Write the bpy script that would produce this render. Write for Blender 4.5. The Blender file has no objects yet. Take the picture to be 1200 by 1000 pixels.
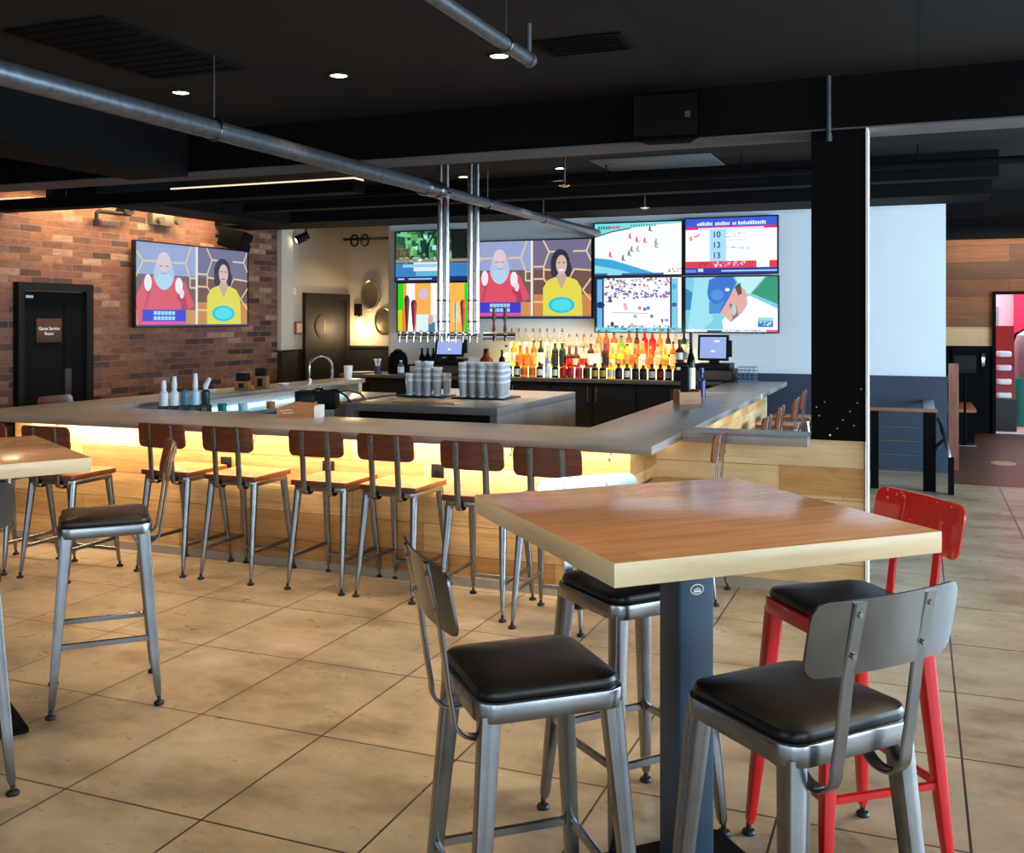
import bpy, bmesh, math, random
from mathutils import Vector, Matrix
random.seed(7)
sc = bpy.context.scene
COL = sc.collection
PI = math.pi

# ------------------------------------------------------------------ materials
def lin(c):
    c = c / 255.0
    return c / 12.92 if c <= 0.04045 else ((c + 0.055) / 1.055) ** 2.4
def rgb(r, g, b): return (lin(r), lin(g), lin(b), 1.0)
_m = {}
class NT:
    def __init__(s, name):
        s.m = bpy.data.materials.new(name); s.m.use_nodes = True
        s.t = s.m.node_tree; s.n = s.t.nodes
        s.b = s.n['Principled BSDF']
    def node(s, typ, **kw):
        n = s.n.new(typ)
        for k, v in kw.items():
            if k in n.inputs: n.inputs[k].default_value = v
            else: setattr(n, k, v)
        return n
    def link(s, a, b): s.t.links.new(a, b)
    def ramp(s, fac, stops, interp='LINEAR'):
        r = s.node('ShaderNodeValToRGB'); r.color_ramp.interpolation = interp
        e = r.color_ramp.elements
        while len(e) < len(stops): e.new(0.5)
        for i, (p, c) in enumerate(stops): e[i].position = p; e[i].color = c
        s.link(fac, r.inputs[0]); return r.outputs[0]
    def mix(s, fac, a, b, mode='MIX'):
        x = s.node('ShaderNodeMix', data_type='RGBA', blend_type=mode)
        for sock, v in ((x.inputs[0], fac), (x.inputs[6], a), (x.inputs[7], b)):
            if hasattr(v, 'is_linked') or hasattr(v, 'links'): s.link(v, sock)
            else: sock.default_value = v
        return x.outputs[2]
    def pos(s, obj=False):
        if obj: return s.node('ShaderNodeTexCoord').outputs['Object']
        return s.node('ShaderNodeNewGeometry').outputs['Position']
    def mapped(s, v, scale=(1, 1, 1), loc=(0, 0, 0), rot=(0, 0, 0)):
        mp = s.node('ShaderNodeMapping')
        mp.inputs['Scale'].default_value = scale; mp.inputs['Location'].default_value = loc
        mp.inputs['Rotation'].default_value = rot
        s.link(v, mp.inputs[0]); return mp.outputs[0]
    def noise(s, v, scale, detail=4, rough=0.55):
        n = s.node('ShaderNodeTexNoise', Scale=scale, Detail=detail, Roughness=rough)
        s.link(v, n.inputs['Vector']); return n.outputs['Fac']
def mat(name, col, rough=0.5, metal=0.0, noise=0.0, nscale=12, trans=0.0, emit=None, es=0.0, coat=0.0, ior=1.45, spec=0.5, alpha=1.0):
    if name in _m: return _m[name]
    t = NT(name); b = t.b
    b.inputs['Base Color'].default_value = col
    b.inputs['Roughness'].default_value = rough; b.inputs['Metallic'].default_value = metal
    b.inputs['Transmission Weight'].default_value = trans; b.inputs['IOR'].default_value = ior
    b.inputs['Coat Weight'].default_value = coat; b.inputs['Specular IOR Level'].default_value = spec
    b.inputs['Alpha'].default_value = alpha
    if emit:
        b.inputs['Emission Color'].default_value = emit; b.inputs['Emission Strength'].default_value = es
    f = t.noise(t.pos(True), nscale, 3)
    amt = noise if noise else 0.06
    lo = tuple(c * (1 - amt) for c in col[:3]) + (1,); hi = tuple(min(1, c * (1 + amt)) for c in col[:3]) + (1,)
    t.link(t.ramp(f, [(0.3, lo), (0.7, hi)]), b.inputs['Base Color'])
    _m[name] = t.m; return t.m
_em = {}
def emis(c, s=1.0):
    k = (c, s)
    if k in _em: return _em[k]
    t = NT('screen_colour'); b = t.b
    b.inputs['Base Color'].default_value = (0.01, 0.01, 0.01, 1); b.inputs['Roughness'].default_value = 0.25
    b.inputs['Emission Color'].default_value = rgb(*c); b.inputs['Emission Strength'].default_value = s
    _em[k] = t.m; return t.m

def m_floor():
    t = NT('floor_tile'); p = t.pos()
    mp = t.mapped(p, loc=(2.69, -2.612 + 7.0, 0))
    def brick(c1, c2, mo, ms):
        b = t.node('ShaderNodeTexBrick', offset=0.0, squash=1.0)
        b.inputs['Scale'].default_value = 1; b.inputs['Brick Width'].default_value = 0.5677; b.inputs['Row Height'].default_value = 0.70
        b.inputs['Mortar Size'].default_value = ms; b.inputs['Mortar Smooth'].default_value = 0.1; b.inputs['Bias'].default_value = 0
        b.inputs['Color1'].default_value = c1; b.inputs['Color2'].default_value = c2; b.inputs['Mortar'].default_value = mo
        t.link(mp, b.inputs['Vector']); return b
    b = brick((0, 0, 0, 1), (1, 1, 1, 1), (0.5, 0.5, 0.5, 1), 0.0045)
    big = t.noise(t.mapped(p, (1.0, 1.6, 1)), 1.7, 6, 0.62)
    fine = t.noise(t.mapped(p, (2.2, 3.6, 1), rot=(0, 0, 0.6)), 2.4, 10, 0.72)
    base = t.ramp(big, [(0.28, rgb(132, 111, 86)), (0.5, rgb(186, 162, 128)), (0.75, rgb(212, 190, 157))])
    v = t.ramp(b.outputs['Color'], [(0, (0.86, 0.86, 0.86, 1)), (1, (1.04, 1.03, 1.02, 1))])
    base = t.mix(1.0, base, v, 'MULTIPLY')
    fr = t.ramp(fine, [(0.33, (0.66, 0.63, 0.6, 1)), (0.55, (1, 1, 1, 1))])
    base = t.mix(0.5, base, fr, 'MULTIPLY')
    col = t.mix(b.outputs['Fac'], base, rgb(66, 51, 39))
    t.link(col, t.b.inputs['Base Color'])
    r = t.ramp(fine, [(0.3, (0.40, 0.40, 0.40, 1)), (0.7, (0.24, 0.24, 0.24, 1))])
    t.link(r, t.b.inputs['Roughness'])
    bp = t.node('ShaderNodeBump', Strength=0.35, Distance=0.004); inv = t.node('ShaderNodeMath', operation='SUBTRACT'); inv.inputs[0].default_value = 1
    t.link(b.outputs['Fac'], inv.inputs[1]); t.link(inv.outputs[0], bp.inputs['Height']); t.link(bp.outputs[0], t.b.inputs['Normal'])
    return t.m
def m_brick():
    t = NT('brick_wall'); p = t.pos()
    sx = t.node('ShaderNodeSeparateXYZ'); t.link(p, sx.inputs[0])
    cb = t.node('ShaderNodeCombineXYZ'); t.link(sx.outputs[1], cb.inputs[0]); t.link(sx.outputs[2], cb.inputs[1])
    b = t.node('ShaderNodeTexBrick', offset=0.5)
    for k, v in (('Scale', 1), ('Brick Width', 0.262), ('Row Height', 0.072), ('Mortar Size', 0.0055), ('Mortar Smooth', 0.2), ('Bias', 0.0)): b.inputs[k].default_value = v
    b.inputs['Color1'].default_value = (0, 0, 0, 1); b.inputs['Color2'].default_value = (1, 1, 1, 1); b.inputs['Mortar'].default_value = (0.5, 0.5, 0.5, 1)
    t.link(cb.outputs[0], b.inputs['Vector'])
    c = t.ramp(b.outputs['Color'], [(0.0, rgb(66, 46, 42)), (0.18, rgb(96, 62, 52)), (0.4, rgb(140, 88, 62)), (0.65, rgb(122, 78, 66)), (0.88, rgb(150, 100, 72)), (1.0, rgb(174, 138, 116))])
    n = t.noise(t.mapped(p, (1, 1, 2.5)), 9, 6, 0.65)
    c = t.mix(0.85, c, t.ramp(n, [(0.3, (0.5, 0.46, 0.45, 1)), (0.66, (1.12, 1.08, 1.05, 1))]), 'MULTIPLY')
    c = t.mix(b.outputs['Fac'], c, rgb(124, 94, 76))
    t.link(c, t.b.inputs['Base Color']); t.b.inputs['Roughness'].default_value = 0.85
    bp = t.node('ShaderNodeBump', Strength=0.6, Distance=0.01); inv = t.node('ShaderNodeMath', operation='SUBTRACT'); inv.inputs[0].default_value = 1
    t.link(b.outputs['Fac'], inv.inputs[1]); t.link(inv.outputs[0], bp.inputs['Height']); t.link(bp.outputs[0], t.b.inputs['Normal'])
    return t.m
def m_planks(name, stops, rowh, width, rough=0.5, gap=0.0015, gapcol=(70, 45, 25), grain=0.5, fx=(1, 1, 0), rotgrain=(1.2, 1.2, 22)):
    t = NT(name); p = t.pos()
    sx = t.node('ShaderNodeSeparateXYZ'); t.link(p, sx.inputs[0])
    a = t.node('ShaderNodeMath', operation='ADD'); t.link(sx.outputs[0], a.inputs[0]); t.link(sx.outputs[1], a.inputs[1])
    cb = t.node('ShaderNodeCombineXYZ'); t.link(a.outputs[0], cb.inputs[0]); t.link(sx.outputs[2], cb.inputs[1])
    b = t.node('ShaderNodeTexBrick', offset=0.37, offset_frequency=2)
    for k, v in (('Scale', 1), ('Brick Width', width), ('Row Height', rowh), ('Mortar Size', gap), ('Mortar Smooth', 0.1), ('Bias', 0.0)): b.inputs[k].default_value = v
    b.inputs['Color1'].default_value = (0, 0, 0, 1); b.inputs['Color2'].default_value = (1, 1, 1, 1); b.inputs['Mortar'].default_value = (0.5, 0.5, 0.5, 1)
    t.link(cb.outputs[0], b.inputs['Vector'])
    c = t.ramp(b.outputs['Color'], stops)
    n = t.noise(t.mapped(p, rotgrain), 2.2, 8, 0.7)
    n2 = t.noise(t.mapped(p, (1, 1, 3)), 2.5, 4, 0.6)
    c = t.mix(grain, c, t.ramp(n, [(0.32, (0.6, 0.52, 0.42, 1)), (0.62, (1.05, 1.04, 1.02, 1))]), 'MULTIPLY')
    c = t.mix(grain * 0.8, c, t.ramp(n2, [(0.3, (0.72, 0.66, 0.58, 1)), (0.6, (1.04, 1.03, 1.02, 1))]), 'MULTIPLY')
    c = t.mix(b.outputs['Fac'], c, rgb(*gapcol))
    t.link(c, t.b.inputs['Base Color']); t.b.inputs['Roughness'].default_value = rough
    return t.m
def m_wood(name, c1, c2, rough=0.35, scale=(1.5, 18, 18), stave=0.0, coat=0.0, dark=0.6):
    if name in _m: return _m[name]
    t = NT(name); p = t.pos(True)
    n = t.noise(t.mapped(p, scale), 2.0, 8, 0.65)
    c = t.ramp(n, [(0.3, rgb(*c1)), (0.68, rgb(*c2))])
    if stave:
        b = t.node('ShaderNodeTexBrick', offset=0.41)
        for k, v in (('Scale', 1), ('Brick Width', 0.9), ('Row Height', stave), ('Mortar Size', 0.0006), ('Bias', 0.0)): b.inputs[k].default_value = v
        b.inputs['Color1'].default_value = (0.80, 0.76, 0.72, 1); b.inputs['Color2'].default_value = (1.06, 1.03, 1.0, 1); b.inputs['Mortar'].default_value = (0.55, 0.45, 0.38, 1)
        t.link(p, b.inputs['Vector'])
        c = t.mix(0.8, c, b.outputs['Color'], 'MULTIPLY')
    t.link(c, t.b.inputs['Base Color']); t.b.inputs['Roughness'].default_value = rough
    t.b.inputs['Coat Weight'].default_value = coat; t.b.inputs['Coat Roughness'].default_value = 0.15
    _m[name] = t.m; return t.m
def m_woodfloor():
    t = NT('dark_wood_floor'); p = t.pos()
    b = t.node('ShaderNodeTexBrick', offset=0.4)
    for k, v in (('Scale', 1), ('Brick Width', 1.4), ('Row Height', 0.14), ('Mortar Size', 0.002), ('Bias', 0.0)): b.inputs[k].default_value = v
    b.inputs['Color1'].default_value = rgb(58, 36, 28); b.inputs['Color2'].default_value = rgb(88, 56, 42); b.inputs['Mortar'].default_value = rgb(25, 15, 12)
    t.link(p, b.inputs['Vector'])
    n = t.noise(t.mapped(p, (2, 20, 1)), 2, 6)
    c = t.mix(0.6, b.outputs['Color'], t.ramp(n, [(0.3, (0.6, 0.58, 0.56, 1)), (0.7, (1.15, 1.1, 1.05, 1))]), 'MULTIPLY')
    t.link(c, t.b.inputs['Base Color']); t.b.inputs['Roughness'].default_value = 0.35
    return t.m
def m_ceiling():
    t = NT('black_ceiling'); p = t.pos()
    b = t.node('ShaderNodeTexBrick', offset=0.0)
    for k, v in (('Scale', 1), ('Brick Width', 1.22), ('Row Height', 0.61), ('Mortar Size', 0.012), ('Bias', 0.0)): b.inputs[k].default_value = v
    b.inputs['Color1'].default_value = rgb(25, 22, 22); b.inputs['Color2'].default_value = rgb(30, 27, 26); b.inputs['Mortar'].default_value = rgb(16, 15, 15)
    t.link(p, b.inputs['Vector'])
    t.link(b.outputs['Color'], t.b.inputs['Base Color']); t.b.inputs['Roughness'].default_value = 0.8
    t.b.inputs['Specular IOR Level'].default_value = 0.2
    return t.m
def m_stone(name, c1, c2, rough):
    t = NT(name); p = t.pos(True)
    n = t.noise(p, 3.5, 8, 0.62); f = t.noise(p, 160, 2)
    c = t.ramp(n, [(0.3, rgb(*c1)), (0.7, rgb(*c2))])
    c = t.mix(0.35, c, t.ramp(f, [(0.35, (0.7, 0.7, 0.7, 1)), (0.65, (1.15, 1.15, 1.15, 1))]), 'MULTIPLY')
    t.link(c, t.b.inputs['Base Color']); t.b.inputs['Roughness'].default_value = rough
    return t.m

M_FLOOR = m_floor(); M_BRICK = m_brick(); M_CEIL = m_ceiling(); M_WFLOOR = m_woodfloor()
M_BARWOOD = m_planks('pine_bar_planks', [(0.0, rgb(176, 122, 66)), (0.25, rgb(216, 172, 112)), (0.55, rgb(230, 196, 144)), (0.8, rgb(196, 146, 86)), (1.0, rgb(236, 206, 158))], 0.178, 1.35, grain=0.8)
M_HALFWOOD = m_planks('pale_half_wall_planks', [(0.0, rgb(208, 168, 112)), (0.4, rgb(226, 192, 140)), (1.0, rgb(234, 206, 158))], 0.184, 1.9, grain=0.4)
M_RUSTIC = m_planks('reclaimed_wall_planks', [(0.0, rgb(54, 30, 14)), (0.3, rgb(100, 58, 26)), (0.6, rgb(122, 76, 34)), (1.0, rgb(74, 42, 20))], 0.24, 2.2, 0.6, 0.003, (25, 14, 8), 0.9)
M_COUNTER = m_stone('grey_counter', (138, 129, 119), (164, 154, 143), 0.3)
M_COUNTERLIP = M_COUNTER
M_ISLAND = m_stone('grey_stone', (120, 118, 118), (146, 142, 138), 0.35)
M_BLACK = mat('black_paint', rgb(9, 9, 10), 0.75, spec=0.08, nscale=6)
M_BLACKSOFT = mat('matte_black', rgb(14, 13, 14), 0.85, spec=0.1)
M_DUCT = mat('black_duct', rgb(12, 12, 13), 0.75, spec=0.1)
M_BEAMUNDER = mat('bounce_lit_charcoal', rgb(84, 82, 84), 0.7)  # lighter than the beam: bounced light put into the colour
M_CABINET = mat('black_cabinet', rgb(15, 14, 14), 0.5, spec=0.3)
M_CREAM = mat('cream_wall', rgb(205, 192, 174), 0.8, noise=0.03, nscale=2)
M_WHITEWALL = mat('pale_grey_wall', rgb(216, 222, 226), 0.75, noise=0.02, nscale=1.5)
M_WAIN = mat('slate_wainscot', rgb(46, 58, 74), 0.5, noise=0.04)
M_WAINDARK = mat('dark_wainscot', rgb(36, 31, 28), 0.6)
M_STEEL = mat('gunmetal_steel', (0.27, 0.275, 0.285, 1), 0.27, 1.0, noise=0.15, nscale=9)
M_DARKSTEEL = mat('dark_steel_panel', (0.21, 0.205, 0.205, 1), 0.27, 1.0, noise=0.18, nscale=7)
M_SILVER = mat('bright_steel_panel', (0.55, 0.56, 0.58, 1), 0.28, 1.0, noise=0.08)
M_CHROME = mat('chrome', (0.75, 0.74, 0.72, 1), 0.12, 1.0, noise=0.03)
M_TAPSTEEL = mat('tower_steel', (0.62, 0.6, 0.58, 1), 0.17, 1.0, noise=0.03)
M_PIPE = mat('galvanised_pipe', (0.10, 0.105, 0.115, 1), 0.4, 0.7, noise=0.25, nscale=25)
M_STAINLESS = mat('stainless', (0.6, 0.63, 0.66, 1), 0.3, 1.0, noise=0.05)
M_RED = mat('red_enamel', rgb(206, 20, 26), 0.32, 0.0, noise=0.06, coat=0.5)
M_REDCHIP = mat('chipped_spot', rgb(232, 150, 96), 0.6)
M_VINYL = mat('black_vinyl', rgb(12, 11, 11), 0.36, noise=0.1, nscale=20)
M_VINYLBR = mat('brown_vinyl', rgb(52, 36, 26), 0.35, noise=0.1, nscale=20)
M_RUBBER = mat('black_rubber', rgb(20, 19, 19), 0.5)
M_BROWN = m_wood('walnut_back', (80, 36, 21), (126, 64, 36), 0.3, (2, 2, 26), coat=0.3)
M_SEATW = m_wood('oak_seat', (178, 112, 62), (208, 144, 88), 0.3, (2, 16, 16), coat=0.2)
M_SEATEDGE = m_wood('seat_edge', (96, 48, 26), (130, 70, 40), 0.35, (2, 16, 16))
M_TABLE = m_wood('maple_tabletop', (208, 142, 92), (233, 177, 125), 0.24, (1.2, 14, 14), 0.075, coat=0.35)
M_TABLEEDGE = m_wood('maple_edge', (214, 176, 126), (234, 206, 162), 0.35, (1.5, 1.5, 14))
M_POST = mat('navy_black_post', rgb(50, 67, 84), 0.4, 0.2, noise=0.08, nscale=14)
M_WHITE = mat('white_paint', rgb(226, 224, 220), 0.5)
M_WOODBOX = m_wood('caddy_wood', (142, 88, 44), (178, 118, 64), 0.45, (3, 3, 24))
M_RAILWOOD = m_wood('rail_wood', (128, 74, 46), (164, 104, 70), 0.35, (2, 14, 14))
M_POSTWOOD = m_wood('post_wood', (104, 58, 44), (146, 88, 68), 0.5, (8, 8, 1.5))
M_GLASS = mat('clear_glass', (0.97, 0.985, 1.0, 1), 0.08, trans=0.55, ior=1.35, noise=0.01)
M_PAPER = mat('white_card', rgb(232, 230, 226), 0.6)
M_PLATE = mat('pewter_tray', (0.45, 0.37, 0.27, 1), 0.35, 0.9, noise=0.25, nscale=8)
M_TVBLACK = mat('tv_bezel', rgb(16, 16, 20), 0.35)
M_SCREENGLOW = emis((150, 180, 235), 1.0)
M_LEDGE = mat('lit_acrylic_ledge', rgb(255, 232, 190), 0.5, emit=rgb(255, 214, 140), es=5.0)
M_PINK = mat('pink_wall', rgb(244, 190, 204), 0.7)
M_MAGENTA = mat('magenta_wall', rgb(206, 40, 84), 0.7)
M_TEAL = mat('teal_plastic', rgb(40, 176, 160), 0.35)
M_DISPRED = mat('red_display', rgb(150, 34, 34), 0.4)
M_LAMP = mat('warm_lamp', rgb(255, 240, 220), 0.5, emit=rgb(255, 232, 200), es=14)
M_TUBE = mat('warm_tube', rgb(255, 240, 220), 0.5, emit=rgb(255, 226, 186), es=1.0)
M_BULB = mat('sconce_bulb', rgb(255, 240, 210), 0.5, emit=rgb(255, 222, 160), es=14)

# ------------------------------------------------------------------ mesh building
class MB:
    def __init__(s): s.bm = bmesh.new(); s.mats = []; s.k = 0
    def m(s, material):
        if material not in s.mats: s.mats.append(material)
        s.k = s.mats.index(material); return s
    def _face(s, vs):
        try: f = s.bm.faces.new(vs); f.material_index = s.k; return f
        except ValueError: return None
    def poly(s, pts): return s._face([s.bm.verts.new(p) for p in pts])
    def grid(s, rows, closed=False, cap=False):
        R = [[s.bm.verts.new(p) for p in r] for r in rows]
        for a, b in zip(R, R[1:]):
            n = len(a)
            for i in range(n if closed else n - 1):
                j = (i + 1) % n; s._face((a[i], a[j], b[j], b[i]))
        if cap:
            s._face(list(reversed(R[0]))); s._face(R[-1])
        return s
    def prism(s, poly, z0, z1, bev=0.0):
        area = sum(poly[i][0] * poly[(i + 1) % len(poly)][1] - poly[(i + 1) % len(poly)][0] * poly[i][1] for i in range(len(poly)))
        if area < 0: poly = list(reversed(poly))
        rows = []
        if bev > 0:
            c = (sum(p[0] for p in poly) / len(poly), sum(p[1] for p in poly) / len(poly))
            def ins(d):
                out = []; n = len(poly)
                for i in range(n):
                    p = Vector(poly[i]); a = (p - Vector(poly[i - 1])).normalized(); b = (Vector(poly[(i + 1) % n]) - p).normalized()
                    na = Vector((-a.y, a.x)); nb = Vector((-b.y, b.x)); q = na + nb
                    q = q / max(q.length_squared, 1e-6) * 2
                    out.append(p + q * d)
                return out
            for z, d in ((z0, bev), (z0 + bev * 0.3, bev * 0.3), (z0 + bev, 0), (z1 - bev, 0), (z1 - bev * 0.3, bev * 0.3), (z1, bev)):
                rows.append([(p[0], p[1], z) for p in ins(d)])
        else:
            rows = [[(p[0], p[1], z) for p in poly] for z in (z0, z1)]
        return s.grid(rows, True, True)
    def box(s, x0, x1, y0, y1, z0, z1, bev=0.0):
        return s.prism([(x0, y0), (x1, y0), (x1, y1), (x0, y1)], z0, z1, bev)
    def rbox(s, w, d, r, z0, z1, bev=0.0, cx=0, cy=0, n=5):
        return s.prism(rrect(w, d, r, cx, cy, n), z0, z1, bev)
    def xz(s, poly, y0, y1, bev=0.0):
        """polygon in x,z extruded along y"""
        t = MB(); t.mats = s.mats; t.k = s.k
        t.prism(poly, 0, 1 if False else (y1 - y0), bev)
        return s.add(t, Matrix.Translation((0, y1, 0)) @ Matrix.Rotation(PI / 2, 4, 'X'))
    def yz(s, poly, x0, x1, bev=0.0):
        t = MB(); t.mats = s.mats; t.k = s.k
        t.prism(poly, 0, x1 - x0, bev)
        M = Matrix(((0, 0, 1, x0), (1, 0, 0, 0), (0, 1, 0, 0), (0, 0, 0, 1)))
        return s.add(t, M)
    def add(s, o, M=Matrix()):
        idx = [s.mats.index(m) if m in s.mats else (s.mats.append(m) or len(s.mats) - 1) for m in o.mats]
        mp = {v: s.bm.verts.new(M @ v.co) for v in o.bm.verts}
        for f in o.bm.faces:
            try:
                g = s.bm.faces.new([mp[v] for v in f.verts]); g.material_index = idx[f.material_index] if idx else 0
            except ValueError: pass
        o.bm.free(); return s
    def tube(s, pts, r, n=12, cap=True):
        pts = [Vector(p) for p in pts]; rr = r if isinstance(r, (list, tuple)) else [r] * len(pts)
        rows = []; up = None
        for i, p in enumerate(pts):
            d = (pts[min(i + 1, len(pts) - 1)] - pts[max(i - 1, 0)]).normalized()
            if up is None:
                up = Vector((0, 0, 1)) if abs(d.z) < 0.9 else Vector((1, 0, 0))
            a = d.cross(up).normalized(); b = a.cross(d).normalized(); up = b
            rows.append([p + (a * math.cos(2 * PI * k / n) + b * math.sin(2 * PI * k / n)) * rr[i] for k in range(n)])
        return s.grid(rows, True, cap)
    def cyl(s, p0, p1, r0, r1=None, n=16): return s.tube([p0, p1], [r0, r0 if r1 is None else r1], n)
    def lathe(s, prof, n=16, c=(0, 0, 0), cap=True):
        rows = [[(c[0] + r * math.cos(2 * PI * k / n), c[1] + r * math.sin(2 * PI * k / n), c[2] + z) for k in range(n)] for r, z in prof]
        return s.grid(rows, True, cap)
    def strip(s, pts, w, t, ax=Vector((1, 0, 0))):
        """flat bar: width w along ax, thickness t, swept along pts"""
        pts = [Vector(p) for p in pts]; rows = []
        for i, p in enumerate(pts):
            d = (pts[min(i + 1, len(pts) - 1)] - pts[max(i - 1, 0)]).normalized()
            nrm = d.cross(ax).normalized(); a = ax * (w / 2); b = nrm * (t / 2); e = 0.78
            rows.append([p + a * e + b, p - a * e + b, p - a + b * 0.4, p - a - b * 0.4, p - a * e - b, p + a * e - b, p + a - b * 0.4, p + a + b * 0.4])
        return s.grid(rows, True, True)
    def mesh(s, name, material=None, smooth=True):
        if material is not None and not s.mats: s.mats = [material]
        bmesh.ops.recalc_face_normals(s.bm, faces=s.bm.faces) if not getattr(s, 'keep', False) else None
        me = bpy.data.meshes.new(name); s.bm.to_mesh(me); s.bm.free()
        for m_ in s.mats: me.materials.append(m_)
        if smooth:
            for p in me.polygons: p.use_smooth = True
            me.set_sharp_from_angle(angle=math.radians(34))
        return me
def rrect(w, d, r, cx=0, cy=0, n=5):
    pts = []
    for sx, sy, a0 in ((1, 1, 0), (-1, 1, 90), (-1, -1, 180), (1, -1, 270)):
        for k in range(n + 1):
            a = math.radians(a0 + 90 * k / n)
            pts.append((cx + sx * (w / 2 - r) + r * math.cos(a), cy + sy * (d / 2 - r) + r * math.sin(a)))
    return pts
def link(o, parent=None):
    COL.objects.link(o)
    if parent is not None: o.parent = parent
    return o
def obj(name, mb, material=None, parent=None, loc=None, rotz=0, label=None):
    me = mb if isinstance(mb, bpy.types.Mesh) else mb.mesh(name, material)
    o = link(bpy.data.objects.new(name, me), parent)
    if loc: o.location = loc
    if rotz: o.rotation_euler = (0, 0, rotz)
    if label: o['label'] = label
    return o
def tag(o, label, cat, group=None):
    o['label'] = label; o['category'] = cat
    if group: o['group'] = group
    return o
def thing(name, label, cat, loc=(0, 0, 0), rotz=0, group=None):
    o = link(bpy.data.objects.new(name, None)); o.location = loc; o.rotation_euler = (0, 0, rotz); o.empty_display_size = 0.1
    return tag(o, label, cat, group)
def struct(name, mb, material=None):
    o = obj(name, mb, material); o['kind'] = 'structure'; return o
def kids(o): return [c for c in bpy.data.objects if c.parent == o]
def dup(root, loc, rotz, label, group=None):
    def cp(o, par):
        c = o.copy(); COL.objects.link(c)
        if par is not None: c.parent = par
        for ch in list(o.children): cp(ch, c)
        return c
    r = cp(root, None); r.location = loc; r.rotation_euler = (0, 0, rotz); r['label'] = label
    if group: r['group'] = group
    return r
def text_into(mb, s, size, place, sx=1.0):
    cu = bpy.data.curves.new('lettering', 'FONT'); cu.body = s; cu.size = size; cu.offset = 0.018 * size; cu.align_x = 'CENTER'; cu.align_y = 'CENTER'
    o = bpy.data.objects.new('lettering', cu); COL.objects.link(o)
    dg = bpy.context.evaluated_depsgraph_get(); me = bpy.data.meshes.new_from_object(o.evaluated_get(dg))
    for p in me.polygons: mb.poly([place(me.vertices[i].co.x * sx, me.vertices[i].co.y) for i in p.vertices])
    bpy.data.objects.remove(o); bpy.data.curves.remove(cu); bpy.data.meshes.remove(me)

# ------------------------------------------------------------------ the room
CZ = 3.0
b = MB(); b.prism([(-8.2, -4), (6.2, -4), (6.2, 10.66), (0.3, 10.66), (0.3, 13.3), (-8.2, 13.3)], -0.1, 0)
struct('floor', b, M_FLOOR)
b = MB(); b.box(0.3, 6.2, 10.66, 15.6, -0.1, 0.0); struct('floor_wood', b, M_WFLOOR)
b = MB(); b.box(-8.2, 6.2, -4, 15.8, CZ, CZ + 0.1); struct('ceiling', b, M_CEIL)
b = MB(); b.box(-8.2, -8.0, -4, 11.4, 0, CZ); struct('wall_brick', b, M_BRICK)
# corridor beyond the brick wall
b = MB(); b.box(-8.2, -8.0, 11.4, 13.3, 1.18, CZ); b.box(-8.0, -7.93, 11.4, 11.66, 1.18, CZ); struct('wall_corridor_left', b, M_CREAM)
b = MB(); b.box(-8.2, -7.985, 11.4, 13.3, 0, 1.18); b.box(-7.985, -7.92, 11.4, 11.66, 0, 1.18); b.box(-7.985, -7.92, 11.3, 11.68, 1.16, 1.18); struct('trim_corridor_left', b, M_WAINDARK)
b = MB(); b.box(-8.0, -6.27, 13.2, 13.3, 1.18, CZ); struct('wall_corridor_end', b, M_CREAM)
b = MB(); b.box(-8.0, -6.27, 13.17, 13.3, 0, 1.17); b.box(-8.0, -6.27, 13.15, 13.3, 1.17, 1.2); struct('trim_corridor_end', b, M_WAINDARK)
b = MB(); b.box(-6.30, -6.27, 11.4, 13.2, 0, CZ); struct('wall_corridor_right', b, M_CREAM)
# television wall
b = MB(); b.box(-6.27, 0.27, 11.4, 11.6, 1.0, CZ); struct('wall_back', b, M_WHITEWALL)
b = MB(); b.box(-6.27, 0.285, 11.38, 11.6, 0.1, 0.97); b.box(-6.27, 0.29, 11.365, 11.6, 0.97, 1.0); struct('trim_back', b, M_WAIN)
b = MB(); b.box(-6.27, 0.29, 11.37, 11.6, 0, 0.12); struct('baseboard_back', b, M_WAIN)
# far room with reclaimed planks
FY = 15.6
b = MB(); b.box(0.27, 0.99, FY, FY + 0.2, 1.49, 2.72); b.box(0.99, 1.9, FY, FY + 0.2, 1.97, 2.72); b.box(1.9, 6.2, FY, FY + 0.2, 1.49, 2.72); struct('wall_far', b, M_RUSTIC)
b = MB(); b.box(0.1, 0.985, FY + 0.01, FY + 0.2, 1.22, 1.49); struct('trim_far', b, mat('tan_board', rgb(196, 160, 118), 0.5))
b = MB(); b.box(0.1, 0.97, FY + 0.02, FY + 0.2, 0, 1.22); b.box(1.9, 6.2, FY, FY + 0.2, 0, 1.49); struct('wall_far_lower', b, M_BLACKSOFT)
b = MB(); b.box(0.1, 6.2, FY - 0.05, FY + 0.2, 2.72, CZ); struct('trim_far_upper', b, M_DUCT)
b = MB(); b.box(0.07, 0.27, 11.6, FY + 0.2, 0, CZ); struct('wall_far_left', b, M_BLACKSOFT)
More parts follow.
